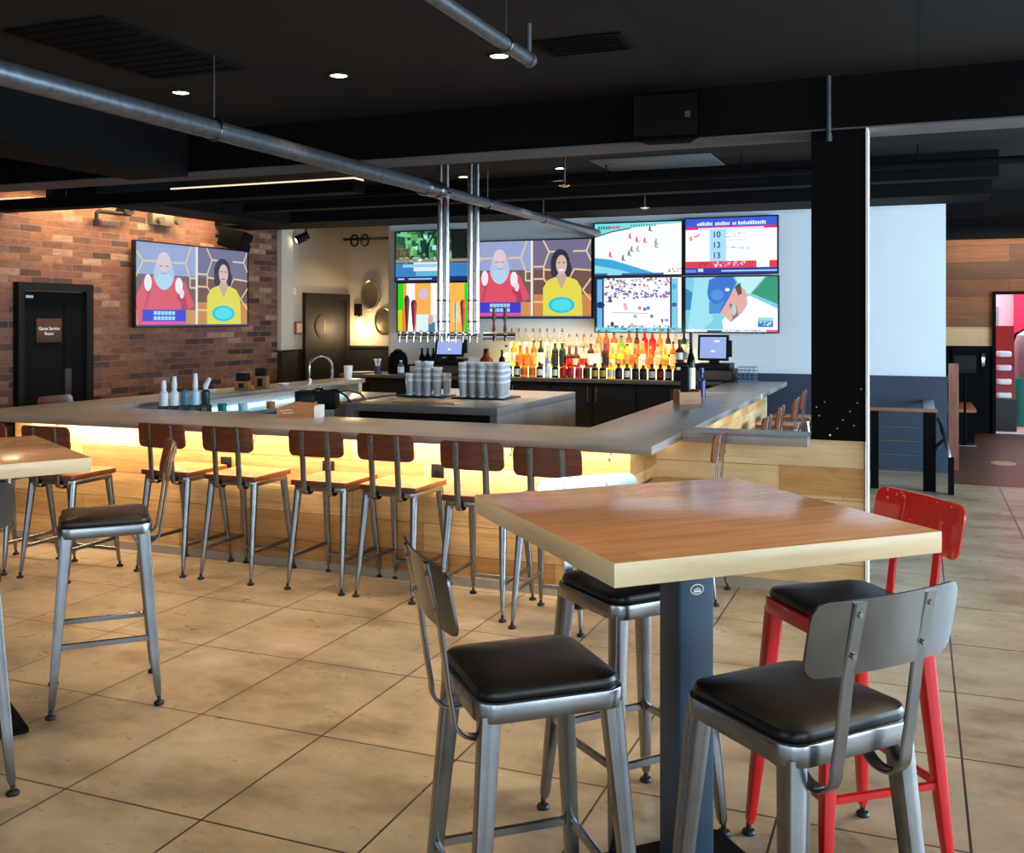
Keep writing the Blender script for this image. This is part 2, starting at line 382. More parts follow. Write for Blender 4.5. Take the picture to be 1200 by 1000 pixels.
# doorway into the pink room
b = MB(); b.xz([(0.965, 0), (1.01, 0), (1.01, 1.945), (1.88, 1.945), (1.88, 0), (1.93, 0), (1.93, 1.985), (0.965, 1.985)], FY - 0.06, FY + 0.2); struct('door_3', b, M_BLACK)
b = MB(); b.box(0.5, 2.6, FY + 2.6, FY + 2.7, 0, 2.6); struct('wall_pink', b, M_PINK)
b = MB(); b.box(1.44, 2.6, FY + 2.4, FY + 2.6, 0, 2.6); struct('wall_magenta', b, M_MAGENTA)
b = MB(); b.box(0.5, 2.6, FY + 0.2, FY + 2.7, -0.1, 0); struct('floor_pink', b, mat('pale_floor', rgb(226, 196, 190), 0.4))
b = MB(); b.box(0.45, 0.5, FY + 0.2, FY + 2.7, 0, 2.6); b.box(2.6, 2.65, FY + 0.2, FY + 2.7, 0, 2.6); b.box(0.45, 2.65, FY + 0.2, FY + 2.7, 2.6, 2.65); struct('wall_pink_sides', b, M_PINK)
# window walls out of the picture: behind and beside the camera
b = MB()
for a0, a1 in ((-8.2, -6.6), (-3.9, -3.3), (-0.6, 0.0), (2.7, 3.3), (5.9, 6.2)): b.box(a0, a1, -4.2, -4, 0, CZ)
for a0, a1 in ((-6.6, -3.9), (-3.3, -0.6), (0, 2.7), (3.3, 5.9)): b.box(a0, a1, -4.2, -4, 0, 0.6); b.box(a0, a1, -4.2, -4, 2.7, CZ)
struct('wall_front', b, M_WHITEWALL)
b = MB()
for a0, a1 in ((-4.0, -2.4), (0.0, 0.5), (3.0, 3.5), (6.0, 6.5), (9.0, 9.5), (12, 15.8)): b.box(6.0, 6.2, a0, a1, 0, CZ)
for a0, a1 in ((-2.4, 0), (0.5, 3), (3.5, 6), (6.5, 9), (9.5, 12)): b.box(6.0, 6.2, a0, a1, 0, 0.5); b.box(6.0, 6.2, a0, a1, 2.7, CZ)
struct('wall_right', b, M_WHITEWALL)

# the beam and its column
b = MB(); b.box(-8.0, 6.0, 6.08, 6.40, 2.70, CZ); o = struct('beam', b, M_BLACK); obj('bounce_lit_underside', MB().box(-8.0, 6.0, 6.082, 6.398, 2.69, 2.70), M_BEAMUNDER, o)  # thin sheet below carries the painted bounce light on the beam's underside
b = MB(); b.m(M_BLACK).box(-0.575, -0.275, 6.08, 6.40, 0.9, 2.69); o = struct('column', b, M_BLACK)
for x, z in ((-0.47, 0.93), (-0.40, 1.02), (-0.53, 1.04), (-0.36, 1.07), (-0.545, 1.09), (-0.32, 1.12), (-0.43, 0.97), (-0.34, 0.99), (-0.30, 1.2), (-0.5, 1.12)):
    r = 0.006 if (x, z) == (-0.47, 0.93) else 0.003
    obj('paint_speck', MB().cyl((x, 6.0795, z), (x, 6.077, z), r, n=8), M_WHITE, o)
b = MB(); b.box(-0.275, -0.262, 6.07, 6.24, 0.0, 2.69); struct('trim_column', b, M_WHITE)
# lower beam crossing to the left and other black ducts
b = MB(); b.box(-5.6, -5.06, 0.5, 6.08, 2.665, CZ); struct('beam_left', b, mat('dim_duct', rgb(17, 17, 19), 0.75, spec=0.1))
b = MB(); b.box(-7.95, -7.45, 8.0, 11.38, 2.72, CZ); struct('soffit_brick_wall', MB().box(-7.5, -6.9, 7.05, 10.1, 2.72, CZ), M_DUCT); b.bm.free()
struct('soffit_back', MB().box(-8.0, 0.62, 10.1, 10.75, 2.74, CZ), M_DUCT)
struct('soffit_wall_top', MB().box(-8.0, 0.62, 10.75, 11.4, 2.80, CZ), M_DUCT)
struct('beam_bar', MB().box(-6.9, 0.62, 9.2, 9.38, 2.78, CZ), M_DUCT)
struct('beam_far', MB().box(-1.2, 6.0, 12.2, 12.6, 2.78, CZ), M_DUCT)

# ------------------------------------------------------------------ the bar
ZC = 0.93
t = thing('bar_counter', 'long grey stone bar counter wrapping round a pale plank base', 'bar counter', (0, 0, 0))
b = MB(); b.prism([(-6.42, 5.17), (-1.295, 5.17), (-1.295, 11.05), (-1.88, 11.05), (-1.88, 5.96), (-5.72, 5.96), (-5.78, 9.92), (-6.13, 9.92)], ZC - 0.045, ZC, 0.004)
obj('countertop', b, M_COUNTER, t)
b = MB(); b.box(-1.8815, -1.2935, 9.16, 9.2, ZC - 0.0455, ZC + 0.0006); obj('joint_strip', b, M_WHITE, t, label='pale joint across the counter')
b = MB(); b.prism([(-6.15, 5.5), (-1.50, 5.5), (-1.50, 11.04), (-1.57, 11.04), (-1.57, 5.6), (-6.05, 5.6), (-6.05, 9.85), (-6.15, 9.85)], 0.055, ZC - 0.045)
obj('plank_front', b, M_BARWOOD, t)
b = MB(); b.prism([(-6.16, 5.485), (-1.485, 5.485), (-1.485, 11.045), (-1.56, 11.045), (-1.56, 5.61), (-6.04, 5.61), (-6.04, 9.86), (-6.16, 9.86)], 0.0, 0.055)
obj('kick_base', b, mat('concrete_kick', rgb(158, 146, 128), 0.6), t)
for x, z in ((-4.26, 0.63), (-3.47, 0.645), (-2.70, 0.665)):
    b = MB(); b.box(x - 0.04, x + 0.04, 5.488, 5.5, z - 0.055, z + 0.055, 0.003); o = obj('power_outlet', b, M_CABINET, t)
    b = MB(); b.cyl((x, 5.4885, z), (x, 5.486, z), 0.02, n=12); obj('socket', b, M_BLACKSOFT, o)
b = MB()
for x in (-5.7, -4.9, -4.0, -3.0, -2.2, -1.6):
    b.tube([(x, 5.5, 0.845), (x, 5.46, 0.845), (x, 5.45, 0.83), (x, 5.45, 0.81), (x, 5.435, 0.80), (x, 5.42, 0.81), (x, 5.42, 0.825)], 0.004, 6)
obj('purse_hook', b, M_DARKSTEEL, t)
b = MB(); b.box(-6.0, -1.45, 5.30, 5.33, ZC - 0.058, ZC - 0.045); obj('led_strip', b, M_LEDGE, t)

t = thing('half_wall', 'pale plank half wall under the black column with grey stone cap', 'half wall', (0, 0, 0))
b = MB(); b.box(-1.498, -0.285, 6.10, 6.38, 0.06, 0.88); obj('plank_facing', b, M_HALFWOOD, t); obj('top_board', MB().box(-0.58, -0.285, 6.10, 6.38, 0.88, 0.90), M_HALFWOOD, t)
b = MB(); b.box(-0.757, -0.29, 6.097, 6.10, 0.572, 0.742); obj('accent_plank', b, m_wood('honey_board', (176, 122, 62), (204, 152, 88), 0.45, (3, 3, 26)), t)
b = MB(); b.box(-1.293, -0.578, 5.895, 6.25, ZC - 0.055, ZC - 0.004, 0.004); obj('stone_cap', b, M_COUNTER, t)
b = MB(); b.box(-1.48, -0.29, 6.08, 6.12, 0, 0.06); obj('kick_base', b, mat('concrete_kick', rgb(158, 146, 128), 0.6), t)

# stainless work station behind the counter
t = thing('work_station', 'stainless bartending station along the inside of the bar', 'bar station', (0, 0, 0))
b = MB(); b.box(-5.70, -5.05, 6.0, 9.3, 0.80, 0.83, 0.004); b.box(-5.70, -5.68, 6.0, 9.3, 0.83, 0.90); obj('worktop', b, M_STAINLESS, t)
b = MB(); b.box(-5.68, -5.10, 6.02, 9.28, 0.05, 0.80); obj('body', b, M_STAINLESS, t)
b = MB(); b.box(-5.60, -5.10, 6.9, 7.9, 0.831, 0.836); obj('ice_bin_lid', b, M_STAINLESS, t)
b = MB(); b.box(-5.66, -5.14, 6.18, 6.72, 0.831, 0.845, 0.003); tag(obj('bar_mat', b, M_RUBBER), 'black rubber mat under the rack of pourer bottles', 'mat')

# island
t = thing('bar_island', 'grey stone island inside the bar with waterfall side', 'bar island', (0, 0, 0))
b = MB(); b.box(-4.42, -3.05, 7.26, 9.2, 0.84, 0.90, 0.004); obj('countertop', b, M_ISLAND, t)
for x in (-3.11, -4.42): obj('waterfall_panel', MB().box(x, x + .06, 7.26, 9.2, 0.0, 0.84, 0.003), M_ISLAND, t)
b = MB(); b.box(-4.34, -3.13, 7.36, 9.1, 0.05, 0.83); obj('cooler_body', b, M_CABINET, t)
b = MB(); b.box(-4.08, -3.5, 7.44, 7.62, 0.9, 0.912, 0.003); o = tag(obj('drip_tray', b, mat('tan_tray', rgb(196, 168, 120), 0.4, 0.2)), 'long shallow drip tray at the island front edge', 'tray')
b = MB(); b.box(-4.06, -3.52, 7.455, 7.605, 0.912, 0.914); obj('grille', b, mat('tan_grille', rgb(150, 122, 82), 0.45, 0.2), o)

# ------------------------------------------------------------------ stools
def glide():
    b = MB(); b.lathe([(0.0, 0.0), (0.020, 0.0), (0.022, 0.006), (0.018, 0.013), (0.008, 0.017), (0.008, 0.035), (0.0, 0.035)], 14, cap=False); return b.mesh('glide', M_RUBBER)
G_GLIDE = glide()
PANEL_W = 0.372
def back_panel(w, h, curve, th, zc, yc, tilt, n=14, mat_=None, r=0.035):
    b = MB(); rows = []
    vs = [0, .01, .03, .06, .1, .16, .25, .5, .75, .84, .9, .94, .97, .99, 1]
    rows_f, rows_b = [], []
    for v in vs:
        z = (v - 0.5) * h; dz = h / 2 - abs(z); hw = w / 2
        if dz < r: hw = w / 2 - (r - math.sqrt(max(0, r * r - (r - dz) ** 2)))
        loop = []
        us = [-1, -.985, -.93, -.8, -.6, -.4, -.2, 0, .2, .4, .6, .8, .93, .985, 1]
        def P(u, t):
            x = u * hw; y = curve * (1 - (2 * x / w) ** 2) * -1 + t
            y2 = yc + y + -tilt * z
            return (x, y2, zc + z)
        loop = [P(u, -th / 2) for u in us] + [P(u, th / 2) for u in reversed(us)]
        rows.append(loop)
    b.grid(rows, True, True)
    return b
def leg_mesh(sx, sy, top, foot, ztop, wt, wb, shape):
    b = MB(); zs = [ztop, ztop * 0.75, ztop * 0.3, 0.05, 0.032]; rows = []
    for z in zs:
        k = 1 - z / ztop; x = sx * (top[0] + (foot[0] - top[0]) * k); y = sy * (top[1] + (foot[1] - top[1]) * k)
        w = wt + (wb - wt) * k
        if z <= 0.05: w = wb * 0.9
        if z <= 0.033: w = wb * 0.55
        if shape == 'round':
            rows.append([(x + w * math.cos(2 * PI * i / 12), y + w * math.sin(2 * PI * i / 12), z) for i in range(12)])
        else:
            rows.append([(x + px, y + py, z) for px, py in rrect(2 * w, 2 * w, w * 0.28, n=2)])
    b.grid(rows, True, True); return b
def stool(kind, label, group, metal, cushion=None, panel=None, bracket=None):
    t = thing('bar_stool', label, 'stool', (0, 0, 0), 0, group)
    high = kind == 'high'
    if high:
        hs = 0.75; W = 0.365; top = (0.148, 0.148); foot = (0.205, 0.205)
        b = MB(); b.rbox(W, W, 0.055, hs - 0.045, hs, 0.004, n=6); obj('seat_frame', b, metal, t)
        b = MB()
        poly = rrect(W - 0.018, W - 0.018, 0.05, n=6)
        rows = []
        for z, s_ in ((hs + 0.001, 0.985), (hs + 0.006, 1.0), (hs + 0.016, 1.0), (hs + 0.024, 0.975), (hs + 0.029, 0.9), (hs + 0.034, 0.7), (hs + 0.037, 0.4), (hs + 0.038, 0.1)):
            rows.append([(p[0] * s_, p[1] * s_, z) for p in poly])
        b.grid(rows, True, True); obj('cushion', b, cushion, t)
        wt, wb, shape = 0.0235, 0.0145, 'flat'; zt = hs - 0.03
        zpan, hp, tilt = 0.985, 0.155, 0.20; yb = -0.262
    else:
        hs = 0.645; W = 0.385; top = (0.158, 0.150); foot = (0.185, 0.225)
        b = MB(); b.rbox(W, W, 0.018, hs - 0.034, hs, 0.006, n=4)
        me = b.mesh('seat', M_SEATW); me.materials.append(M_SEATEDGE)
        for p in me.polygons:
            if abs(p.normal.z) < 0.5: p.material_index = 1
        obj('seat', me, None, t)
        b = MB(); b.rbox(W - 0.02, W - 0.02, 0.04, hs - 0.064, hs - 0.034, 0.004, n=5); obj('seat_frame', b, metal, t)
        wt, wb, shape = 0.024, 0.0125, 'round'; zt = hs - 0.05
        zpan, hp, tilt = 0.868, 0.155, 0.10; yb = -0.225
    for sx in (-1, 1):
        for sy in (1, -1):
            lg = obj('leg', leg_mesh(sx, sy, top, foot, zt, wt, wb, shape), metal, t)
            obj('glide', G_GLIDE, None, lg, (sx * foot[0], sy * foot[1], 0))
    def at(z, sx, sy):
        k = 1 - z / zt; return (sx * (top[0] + (foot[0] - top[0]) * k), sy * (top[1] + (foot[1] - top[1]) * k), z)
    bars = ([(0.275, (-1, 1), (1, 1)), (0.275, (-1, -1), (1, -1)), (0.275, (-1, 1), (-1, -1)), (0.275, (1, 1), (1, -1))] if high else
            [(0.19, (-1, 1), (-1, -1)), (0.19, (1, 1), (1, -1)), (0.115, (-1, 1), (1, 1))])
    for z, a, c in bars:
        p, q = Vector(at(z, *a)), Vector(at(z, *c)); d = (q - p).normalized()
        b = MB(); b.strip([p + d * 0.006, q - d * 0.006], 0.024, 0.016, Vector((0, 0, 1))); obj('footrest', b, metal, t)
    # two flat uprights that hook forward under the seat
    zlow = hs - (0.10 if high else 0.085)
    rr = 0.056 if high else 0.042; o2 = 0.044 if high else 0.022
    for x in ((-0.096, 0.096) if high else (-0.085, 0.085)):
        pts = [(x, yb - tilt * (zpan + hp * 0.46 - zpan) - 0.004, zpan + hp * 0.46), (x, yb - 0.002, zpan), (x, yb + tilt * (hp * 0.5), zpan - hp / 2),
               (x, yb + (0.034 if high else 0.018), hs + 0.02), (x, yb + o2, zlow + rr + .008)]
        cy, cz = yb + o2 + rr, zlow + rr
        for k in range(1, 9):
            a = PI + PI / 2 * k / 8; pts.append((x, cy + rr * math.cos(a), cz + rr * math.sin(a)))
        for k in range(1, 6):
            a = 1.5 * PI + PI / 2 * k / 6; pts.append((x, cy + rr * math.cos(a) + 0.004, cz + rr * math.sin(a)))
        b = MB(); b.strip(pts, 0.034 if high else 0.038, 0.009); o = obj('back_bracket', b, bracket or metal, t)
        for zz in (zpan + hp * 0.3, zpan - hp * 0.25):
            y = yb - tilt * (zz - zpan) - 0.0075
            obj('screw', MB().cyl((x, y, zz), (x, y - 0.004, zz), 0.006, n=8), M_DARKSTEEL, o)
    pb = back_panel(0.402 if high else 0.372, hp, 0.022, 0.006 if high else 0.011, zpan, yb + 0.016 + (0.0 if high else 0.003), tilt)
    obj('backrest', pb, panel, t)
    return t
DEG = math.radians
def face(a): return DEG(a - 90)          # local +y looks towards angle a
SG = 'high metal stools at the tall tables'
A = stool('high', 'black cushioned steel stool facing the near table\'s orange edge, dark back panel', SG, M_STEEL, M_VINYL, M_DARKSTEEL)
A.location = (-0.872, 2.273, 0); A.rotation_euler = (0, 0, face(41))
B = dup(A, (-0.250, 2.299, 0), face(139), 'black cushioned steel stool showing the rear of its back, in front of red stool', SG)
D = dup(A, (-0.848, 3.120, 0), face(-40), 'black cushioned steel stool tucked under the table with bright silver back', SG)
for c in D.children:
    if c.name.startswith('backrest'):
        c.data = c.data.copy(); c.data.materials[0] = M_SILVER; c['label'] = 'bright silver back panel'
Cc = stool('high', 'red enamelled metal stool with chipped back and black cushion', SG, M_RED, M_VINYL, M_RED)
Cc.location = (-0.20, 3.145, 0); Cc.rotation_euler = (0, 0, face(-142))
for c in Cc.children:
    if c.name.startswith('backrest'):
        for x, z, r in ((-0.13, 1.05, .004), (-0.06, 1.052, .003), (0.09, 1.045, .007), (0.12, 1.046, .005), (0.10, 1.055, .004), (0.155, 1.03, .006), (0.16, 1.055, .005), (0.05, 0.98, .003), (-0.1, 1.0, .003), (0.15, 0.96, .004), (-0.155, 1.0, .003)):
            y = -0.262 + 0.016 - 0.022 * (1 - (2 * x / .402) ** 2) - 0.20 * (z - 0.985)
            obj('chipped_paint', MB().cyl((x, y + .0022, z), (x, y + .0036, z), r, n=7), M_REDCHIP, c)
Ee = stool('high', 'brown cushioned steel stool beside the cut-off table, back turned to bar', SG, M_STEEL, M_VINYLBR, M_BROWN)
Ee.location = (-3.215, 3.335, 0); Ee.rotation_euler = (0, 0, face(-135))
dup(A, (-3.105, 2.445, 0), face(149), 'steel stool cut off by photo edge, only one long leg visible', SG)

BG = 'wooden seated bar stools around the bar'
S0 = stool('bar', 'x', BG, M_STEEL, None, M_BROWN)
names = [(-5.49, 4.87, 92, 'outermost bar stool behind the cut-off table, mostly out of frame'),
         (-4.97, 4.87, 92, 'bar stool pulled out behind the cut-off tall table'),
         (-4.40, 5.255, 88, 'bar stool directly behind the brown cushioned stool'),
         (-3.905, 5.255, 90, 'bar stool before the power outlet nearest the wooden napkin caddy'),
         (-3.28, 5.265, 90, 'bar stool below the wooden napkin caddy, just past first outlet'),
         (-2.81, 5.265, 88, 'bar stool whose back stands under the island drip tray'),
         (-2.22, 5.14, 90, 'bar stool partly behind the near table\'s pointed corner'),
         (-1.765, 5.06, 91, 'bar stool at the counter corner beside the silver-backed stool')]
for i, (x, y, a, l) in enumerate(names):
    l = 'walnut backed ' + l if len(l.split()) < 14 else l
    if i == 0: S0.location = (x, y, 0); S0.rotation_euler = (0, 0, face(a)); S0['label'] = l
    else: dup(S0, (x, y, 0), face(a), l, BG)
dup(S0, (-1.27, 5.815, 0), face(180), 'walnut backed bar stool seen side-on before the plank half wall', BG)
dup(S0, (-6.62, 6.52, 0), face(0), 'walnut backed bar stool beside the black door, only back top showing', BG)
for i, (y, x) in enumerate(((6.95, -1.16), (7.75, -1.17), (8.6, -1.15), (9.5, -1.18), (10.3, -1.15))):
    dup(S0, (x, y, 0), face(180), ['walnut backed bar stool on the far wing, nearest the half wall', 'walnut backed bar stool on the far wing, second from half wall', 'walnut backed bar stool on the far wing, midway along its row', 'walnut backed bar stool on the far wing, second from slate wainscot', 'walnut backed bar stool on the far wing, closest to slate wainscot'][i], BG)

# ------------------------------------------------------------------ tall tables
def table(loc, ang, label):
    t = thing('high_table', label, 'table', loc, ang, 'tall square maple tables')
    S = 0.916
    b = MB(); b.box(-S / 2, S / 2, -S / 2, S / 2, 1.015, 1.07, 0.003)
    me = b.mesh('tabletop', M_TABLE); me.materials.append(M_TABLEEDGE)
    for p in me.polygons:
        if abs(p.normal.z) < 0.5: p.material_index = 1
    obj('tabletop', me, None, t)
    b = MB(); b.rbox(0.11, 0.11, 0.008, 0.02, 1.005, n=3); p_ = obj('pillar', b, M_POST, t)
    b = MB(); b.box(-0.2, 0.2, -0.2, 0.2, 1.0, 1.0145, 0.003); obj('mounting_plate', b, M_CABINET, t)
    b = MB(); b.rbox(0.56, 0.56, 0.02, 0, 0.014, 0.004, n=4); obj('base_plate', b, M_BLACK, t)
    return t, p_
PA = 0.757
T1, P1 = table((-0.592, 2.756, 0), PA, 'near tall maple table on one navy post, stools on all sides')
# oval emblem on the post: ring and a crowned building shape
b = MB(); zc_, yf = 0.868, -0.0552
def ell(rx, rz, k, n=28): return [(rx * math.cos(2 * PI * i / n), yf - k * 0.0006, zc_ + rz * math.sin(2 * PI * i / n)) for i in range(n)]
b.m(M_WHITE).poly(ell(0.021, 0.0145, 0)); b.m(M_POST).poly(ell(0.0185, 0.012, 1)); b.m(M_WHITE)
for x0, x1, z0, z1 in ((-0.011, 0.011, -0.0075, -0.0035), (-0.011, -0.0085, -0.0035, 0.002), (-0.006, -0.0035, -0.0035, 0.004), (-0.001, 0.001, -0.0035, 0.007), (0.0035, 0.006, -0.0035, 0.004), (0.0085, 0.011, -0.0035, 0.002)):
    b.poly([(x, yf - 0.0012, zc_ + z) for x, z in ((x0, z0), (x1, z0), (x1, z1), (x0, z1))])
b.keep = True
obj('emblem', b, None, P1)
table((-3.566, 2.818, 0), DEG(59.5), 'tall maple table cut off by the picture edge, brown stool beside it')

# ------------------------------------------------------------------ televisions
class Pic:
    def __init__(s, W, H): s.W, s.H, s.b, s.k = W, H, MB(), 0; s.b.keep = True
    def put(s, pts, c, e=1.0):
        s.k += 1; s.b.m(emis(c, e)); s.b.poly([((u - 0.5) * s.W, -0.0003 * s.k, (v - 0.5) * s.H) for u, v in pts]); return s
    def rect(s, u0, v0, u1, v1, c, e=1.0): return s.put([(u0, v0), (u1, v0), (u1, v1), (u0, v1)], c, e)
    def ell(s, u, v, ru, rv, c, n=24, e=1.0): return s.put([(u + ru * math.cos(2 * PI * i / n), v + rv * math.sin(2 * PI * i / n)) for i in range(n)], c, e)
    def line(s, pts, w, c):
        a = s.W / s.H
        for (x0, y0), (x1, y1) in zip(pts, pts[1:]):
            dx, dy = (x1 - x0) * a, y1 - y0; L = math.hypot(dx, dy) or 1; nx, ny = -dy / L * w / a, dx / L * w
            s.put([(x0 - nx, y0 - ny), (x1 - nx, y1 - ny), (x1 + nx, y1 + ny), (x0 + nx, y0 + ny)], c)
        return s
    def text(s, st, u, v, size, c, sx=1.0):
        s.k += 1; s.b.m(emis(c)); kk = s.k
        text_into(s.b, st, size * s.H, lambda x, y: ((u - 0.5) * s.W + x, -0.0003 * kk, (v - 0.5) * s.H + y), sx); return s
    def scatter(s, u0, v0, u1, v1, n, cols, su, sv):
        for _ in range(n):
            u, v = random.uniform(u0, u1), random.uniform(v0, v1); a, c = random.uniform(.4, 1) * su, random.uniform(.4, 1) * sv
            s.rect(u, v, min(u + a, u1), min(v + c, v1), random.choice(cols))
        return s
def pic_show(p, tint, smile):
    w = lambda c: tuple(int(max(0, min(255, x * (1 - tint[1]) + y * tint[1]))) for x, y in zip(c, tint[0]))
    hexc = w((232, 206, 150))
    p.rect(0, 0, 1, 1, w((112, 88, 86)))
    p.rect(0, .62, .5, 1, w((150, 168, 210))).rect(.52, .62, 1, 1, w((112, 108, 138))).rect(0, 0, .5, .2, w((214, 144, 82))).rect(.52, 0, 1, .3, w((208, 136, 66))).rect(.52, .3, 1, .62, w((110, 74, 70)))
    for pts in ([(0, .9), (.06, .78), (.2, .78)], [(.3, .78), (.41, .78), (.46, 1)], [(.41, .78), (.45, .6), (.5, .6)], [(.0, .58), (.06, .78)], [(.45, .6), (.45, .48), (.5, .48)],
                [(.6, 1), (.65, .85), (.76, .85)], [(.65, .85), (.605, .66), (.52, .66)], [(.605, .66), (.605, .5), (.52, .5)], [(.605, .5), (.66, .38)], [(.61, .62), (.75, .6)], [(.85, .85), (.96, .85), (1, 1)], [(.96, .85), (1, .72)], [(.86, .62), (1, .6)], [(.86, .62), (.8, .45)], [(.52, .2), (.64, .2)], [(.93, .35), (1, .5)], [(.93, .35), (1, .22)]):
        p.line(pts, .011, hexc)
    # man in red with a white beard
    p.put([(.02, 0), (.0, .35), (.06, .55), (.13, .6), (.33, .6), (.4, .55), (.49, .25), (.42, .2), (.37, .3), (.37, 0)], w((226, 78, 96)))
    p.put([(.06, .2), (.09, .22), (.13, .5), (.11, .52)], w((200, 66, 84)))
    p.put([(.33, .35), (.39, .45), (.43, .2), (.41, .2)], w((192, 44, 88)))
    p.ell(.225, .68, .075, .2, w((206, 190, 210))); p.ell(.225, .62, .085, .17, w((186, 200, 226))); p.ell(.225, .55, .062, .11, w((180, 220, 240)))
    p.ell(.225, .78, .055, .12, w((226, 206, 214))); p.rect(.185, .72, .215, .735, w((150, 130, 150))).rect(.235, .72, .265, .735, w((150, 130, 150))).rect(.2, .635, .25, .645, w((150, 130, 160)))
    p.ell(.095, .52, .03, .1, w((246, 240, 246))); p.ell(.35, .5, .032, .1, w((250, 244, 248))); p.ell(.375, .4, .02, .06, w((246, 226, 234)))
    p.rect(.05, .06, .41, .2, w((52, 54, 210))).rect(.05, 0, .41, .06, w((232, 84, 150)))
    for r_ in range(2):
        for q in range(6): p.rect(.14 + q * .03, .075 + r_ * .062, .165 + q * .03, .12 + r_ * .062, w((150, 226, 250)))
    p.rect(.495, 0, .515, 1, w((246, 238, 222)))
    # woman in yellow
    p.ell(.745, .7, .08, .18, w((36, 36, 52))); p.ell(.715, .62, .05, .13, w((40, 40, 54))); p.ell(.79, .62, .05, .13, w((40, 40, 54)))
    p.put([(.60, 0), (.6, .38), (.64, .48), (.7, .52), (.81, .52), (.88, .48), (.92, .38), (.93, 0)], w((234, 226, 70)))
    p.put([(.71, .52), (.755, .36), (.8, .52), (.78, .58), (.73, .58)], w((206, 170, 154)))
    p.ell(.755, .68, .045, .125, w((226, 186, 176))); p.rect(.725, .70, .745, .712, w((90, 60, 60))).rect(.765, .70, .785, .712, w((90, 60, 60)))
    p.ell(.755, .61, .022, .018 if smile else .008, w((250, 240, 240) if smile else (170, 100, 100)))
    p.ell(.755, .16, .11, .105, w((40, 200, 220))); p.ell(.755, .16, .085, .075, w((70, 230, 240)))
    p.rect(0, 0, 1, .02, w((60, 70, 110)))
def pic_forest(p):
    p.rect(0, 0, 1, 1, (40, 100, 70)); p.scatter(0, .4, .78, 1, 90, [(28, 92, 70), (60, 150, 90), (120, 200, 150), (170, 230, 220), (20, 60, 50), (90, 170, 80)], .1, .2)
    p.scatter(0, .42, .2, .7, 20, [(120, 100, 60), (90, 80, 50)], .07, .1); p.rect(.41, .42, .46, .75, (14, 40, 44)); p.line([(.43, .7), (.55, 1)], .02, (14, 50, 50)).line([(.43, .7), (.36, .95)], .015, (14, 50, 50))
    p.put([(.78, .3), (.74, 1), (1, 1), (1, .3)], (14, 26, 22)); p.rect(.0, .38, 1, .44, (150, 140, 110)); p.scatter(0, .36, .55, .48, 26, [(230, 240, 244), (180, 200, 210), (120, 140, 150)], .06, .05)
    p.rect(0, .08, 1, .36, (52, 130, 196)); p.rect(.25, .2, .62, .38, (224, 240, 246)); p.rect(.1, .28, .7, .34, (150, 210, 236)); p.rect(.28, .1, .7, .2, (100, 180, 220))
    p.rect(0, 0, 1, .09, (22, 46, 100)); p.rect(.03, .03, .12, .06, (190, 210, 236)); p.rect(.18, .03, .5, .06, (170, 196, 230))
def pic_juice(p):
    p.rect(0, 0, 1, 1, (252, 246, 228))
    for u0, u1, c in ((0, .08, (40, 214, 20)), (.08, .12, (252, 160, 60)), (.12, .24, (255, 252, 246)), (.24, .46, (250, 178, 84)), (.46, .58, (255, 252, 244)), (.58, .72, (210, 246, 250)), (.72, .92, (252, 186, 84)), (.92, 1, (40, 220, 24))): p.rect(u0, 0, u1, 1, c)
    p.rect(.0, 0, .06, .45, (190, 220, 40)).rect(.06, 0, .12, .48, (246, 130, 40)).rect(.26, 0, .7, .36, (220, 244, 250)).ell(.36, .78, .06, .12, (214, 190, 220))
    p.rect(.43, 0, .52, .2, (70, 130, 150)).ell(.46, .26, .035, .1, (226, 170, 150)).rect(.76, .2, .9, .6, (253, 210, 130))
def pic_hockey(p):
    p.rect(0, 0, 1, 1, (250, 252, 255)); p.put([(0, .72), (.25, .86), (.6, .94), (1, .97), (1, 1), (0, 1)], (120, 226, 230)); p.line([(0, .75), (.2, .84), (.42, .9)], .012, (60, 90, 120))
    for q in range(5): p.rect(.04 + q * .03, .89, .06 + q * .03, .95, (60, 120, 110))
    for q in range(5): p.rect(.17 + q * .026, .90, .19 + q * .026, .95, (214, 70, 120))
    for q in range(10): p.rect(.42 + q * .03, .92, .436 + q * .03, .965, (70, 150, 150))
    p.put([(0, .1), (0, .34), (.2, .3), (.75, .0), (.4, 0)], (58, 168, 222)); p.put([(0, .03), (0, .2), (.3, .1), (.5, 0), (0, 0)], (140, 220, 240))
    for u, v, c in ((.18, .4, (226, 80, 100)), (.41, .75, (230, 100, 120)), (.49, .68, (226, 90, 110)), (.58, .66, (230, 110, 110)), (.43, .5, (220, 90, 140)), (.64, .88, (90, 110, 150)), (.33, .33, (90, 100, 140)), (.4, .42, (110, 120, 160)), (.5, .5, (150, 180, 190)), (.71, .63, (150, 160, 150)), (.71, .56, (160, 170, 160))):
        p.rect(u - .012, v - .05, u + .012, v + .02, c).ell(u + .004, v + .035, .009, .02, c).line([(u, v - .02), (u + .03, v - .06)], .008, c)
    p.rect(0, 0, .15, .04, (40, 110, 170)).rect(.32, 0, .8, .035, (60, 100, 160)).scatter(.85, .02, 1, .12, 14, [(214, 60, 80), (90, 120, 170)], .02, .03)
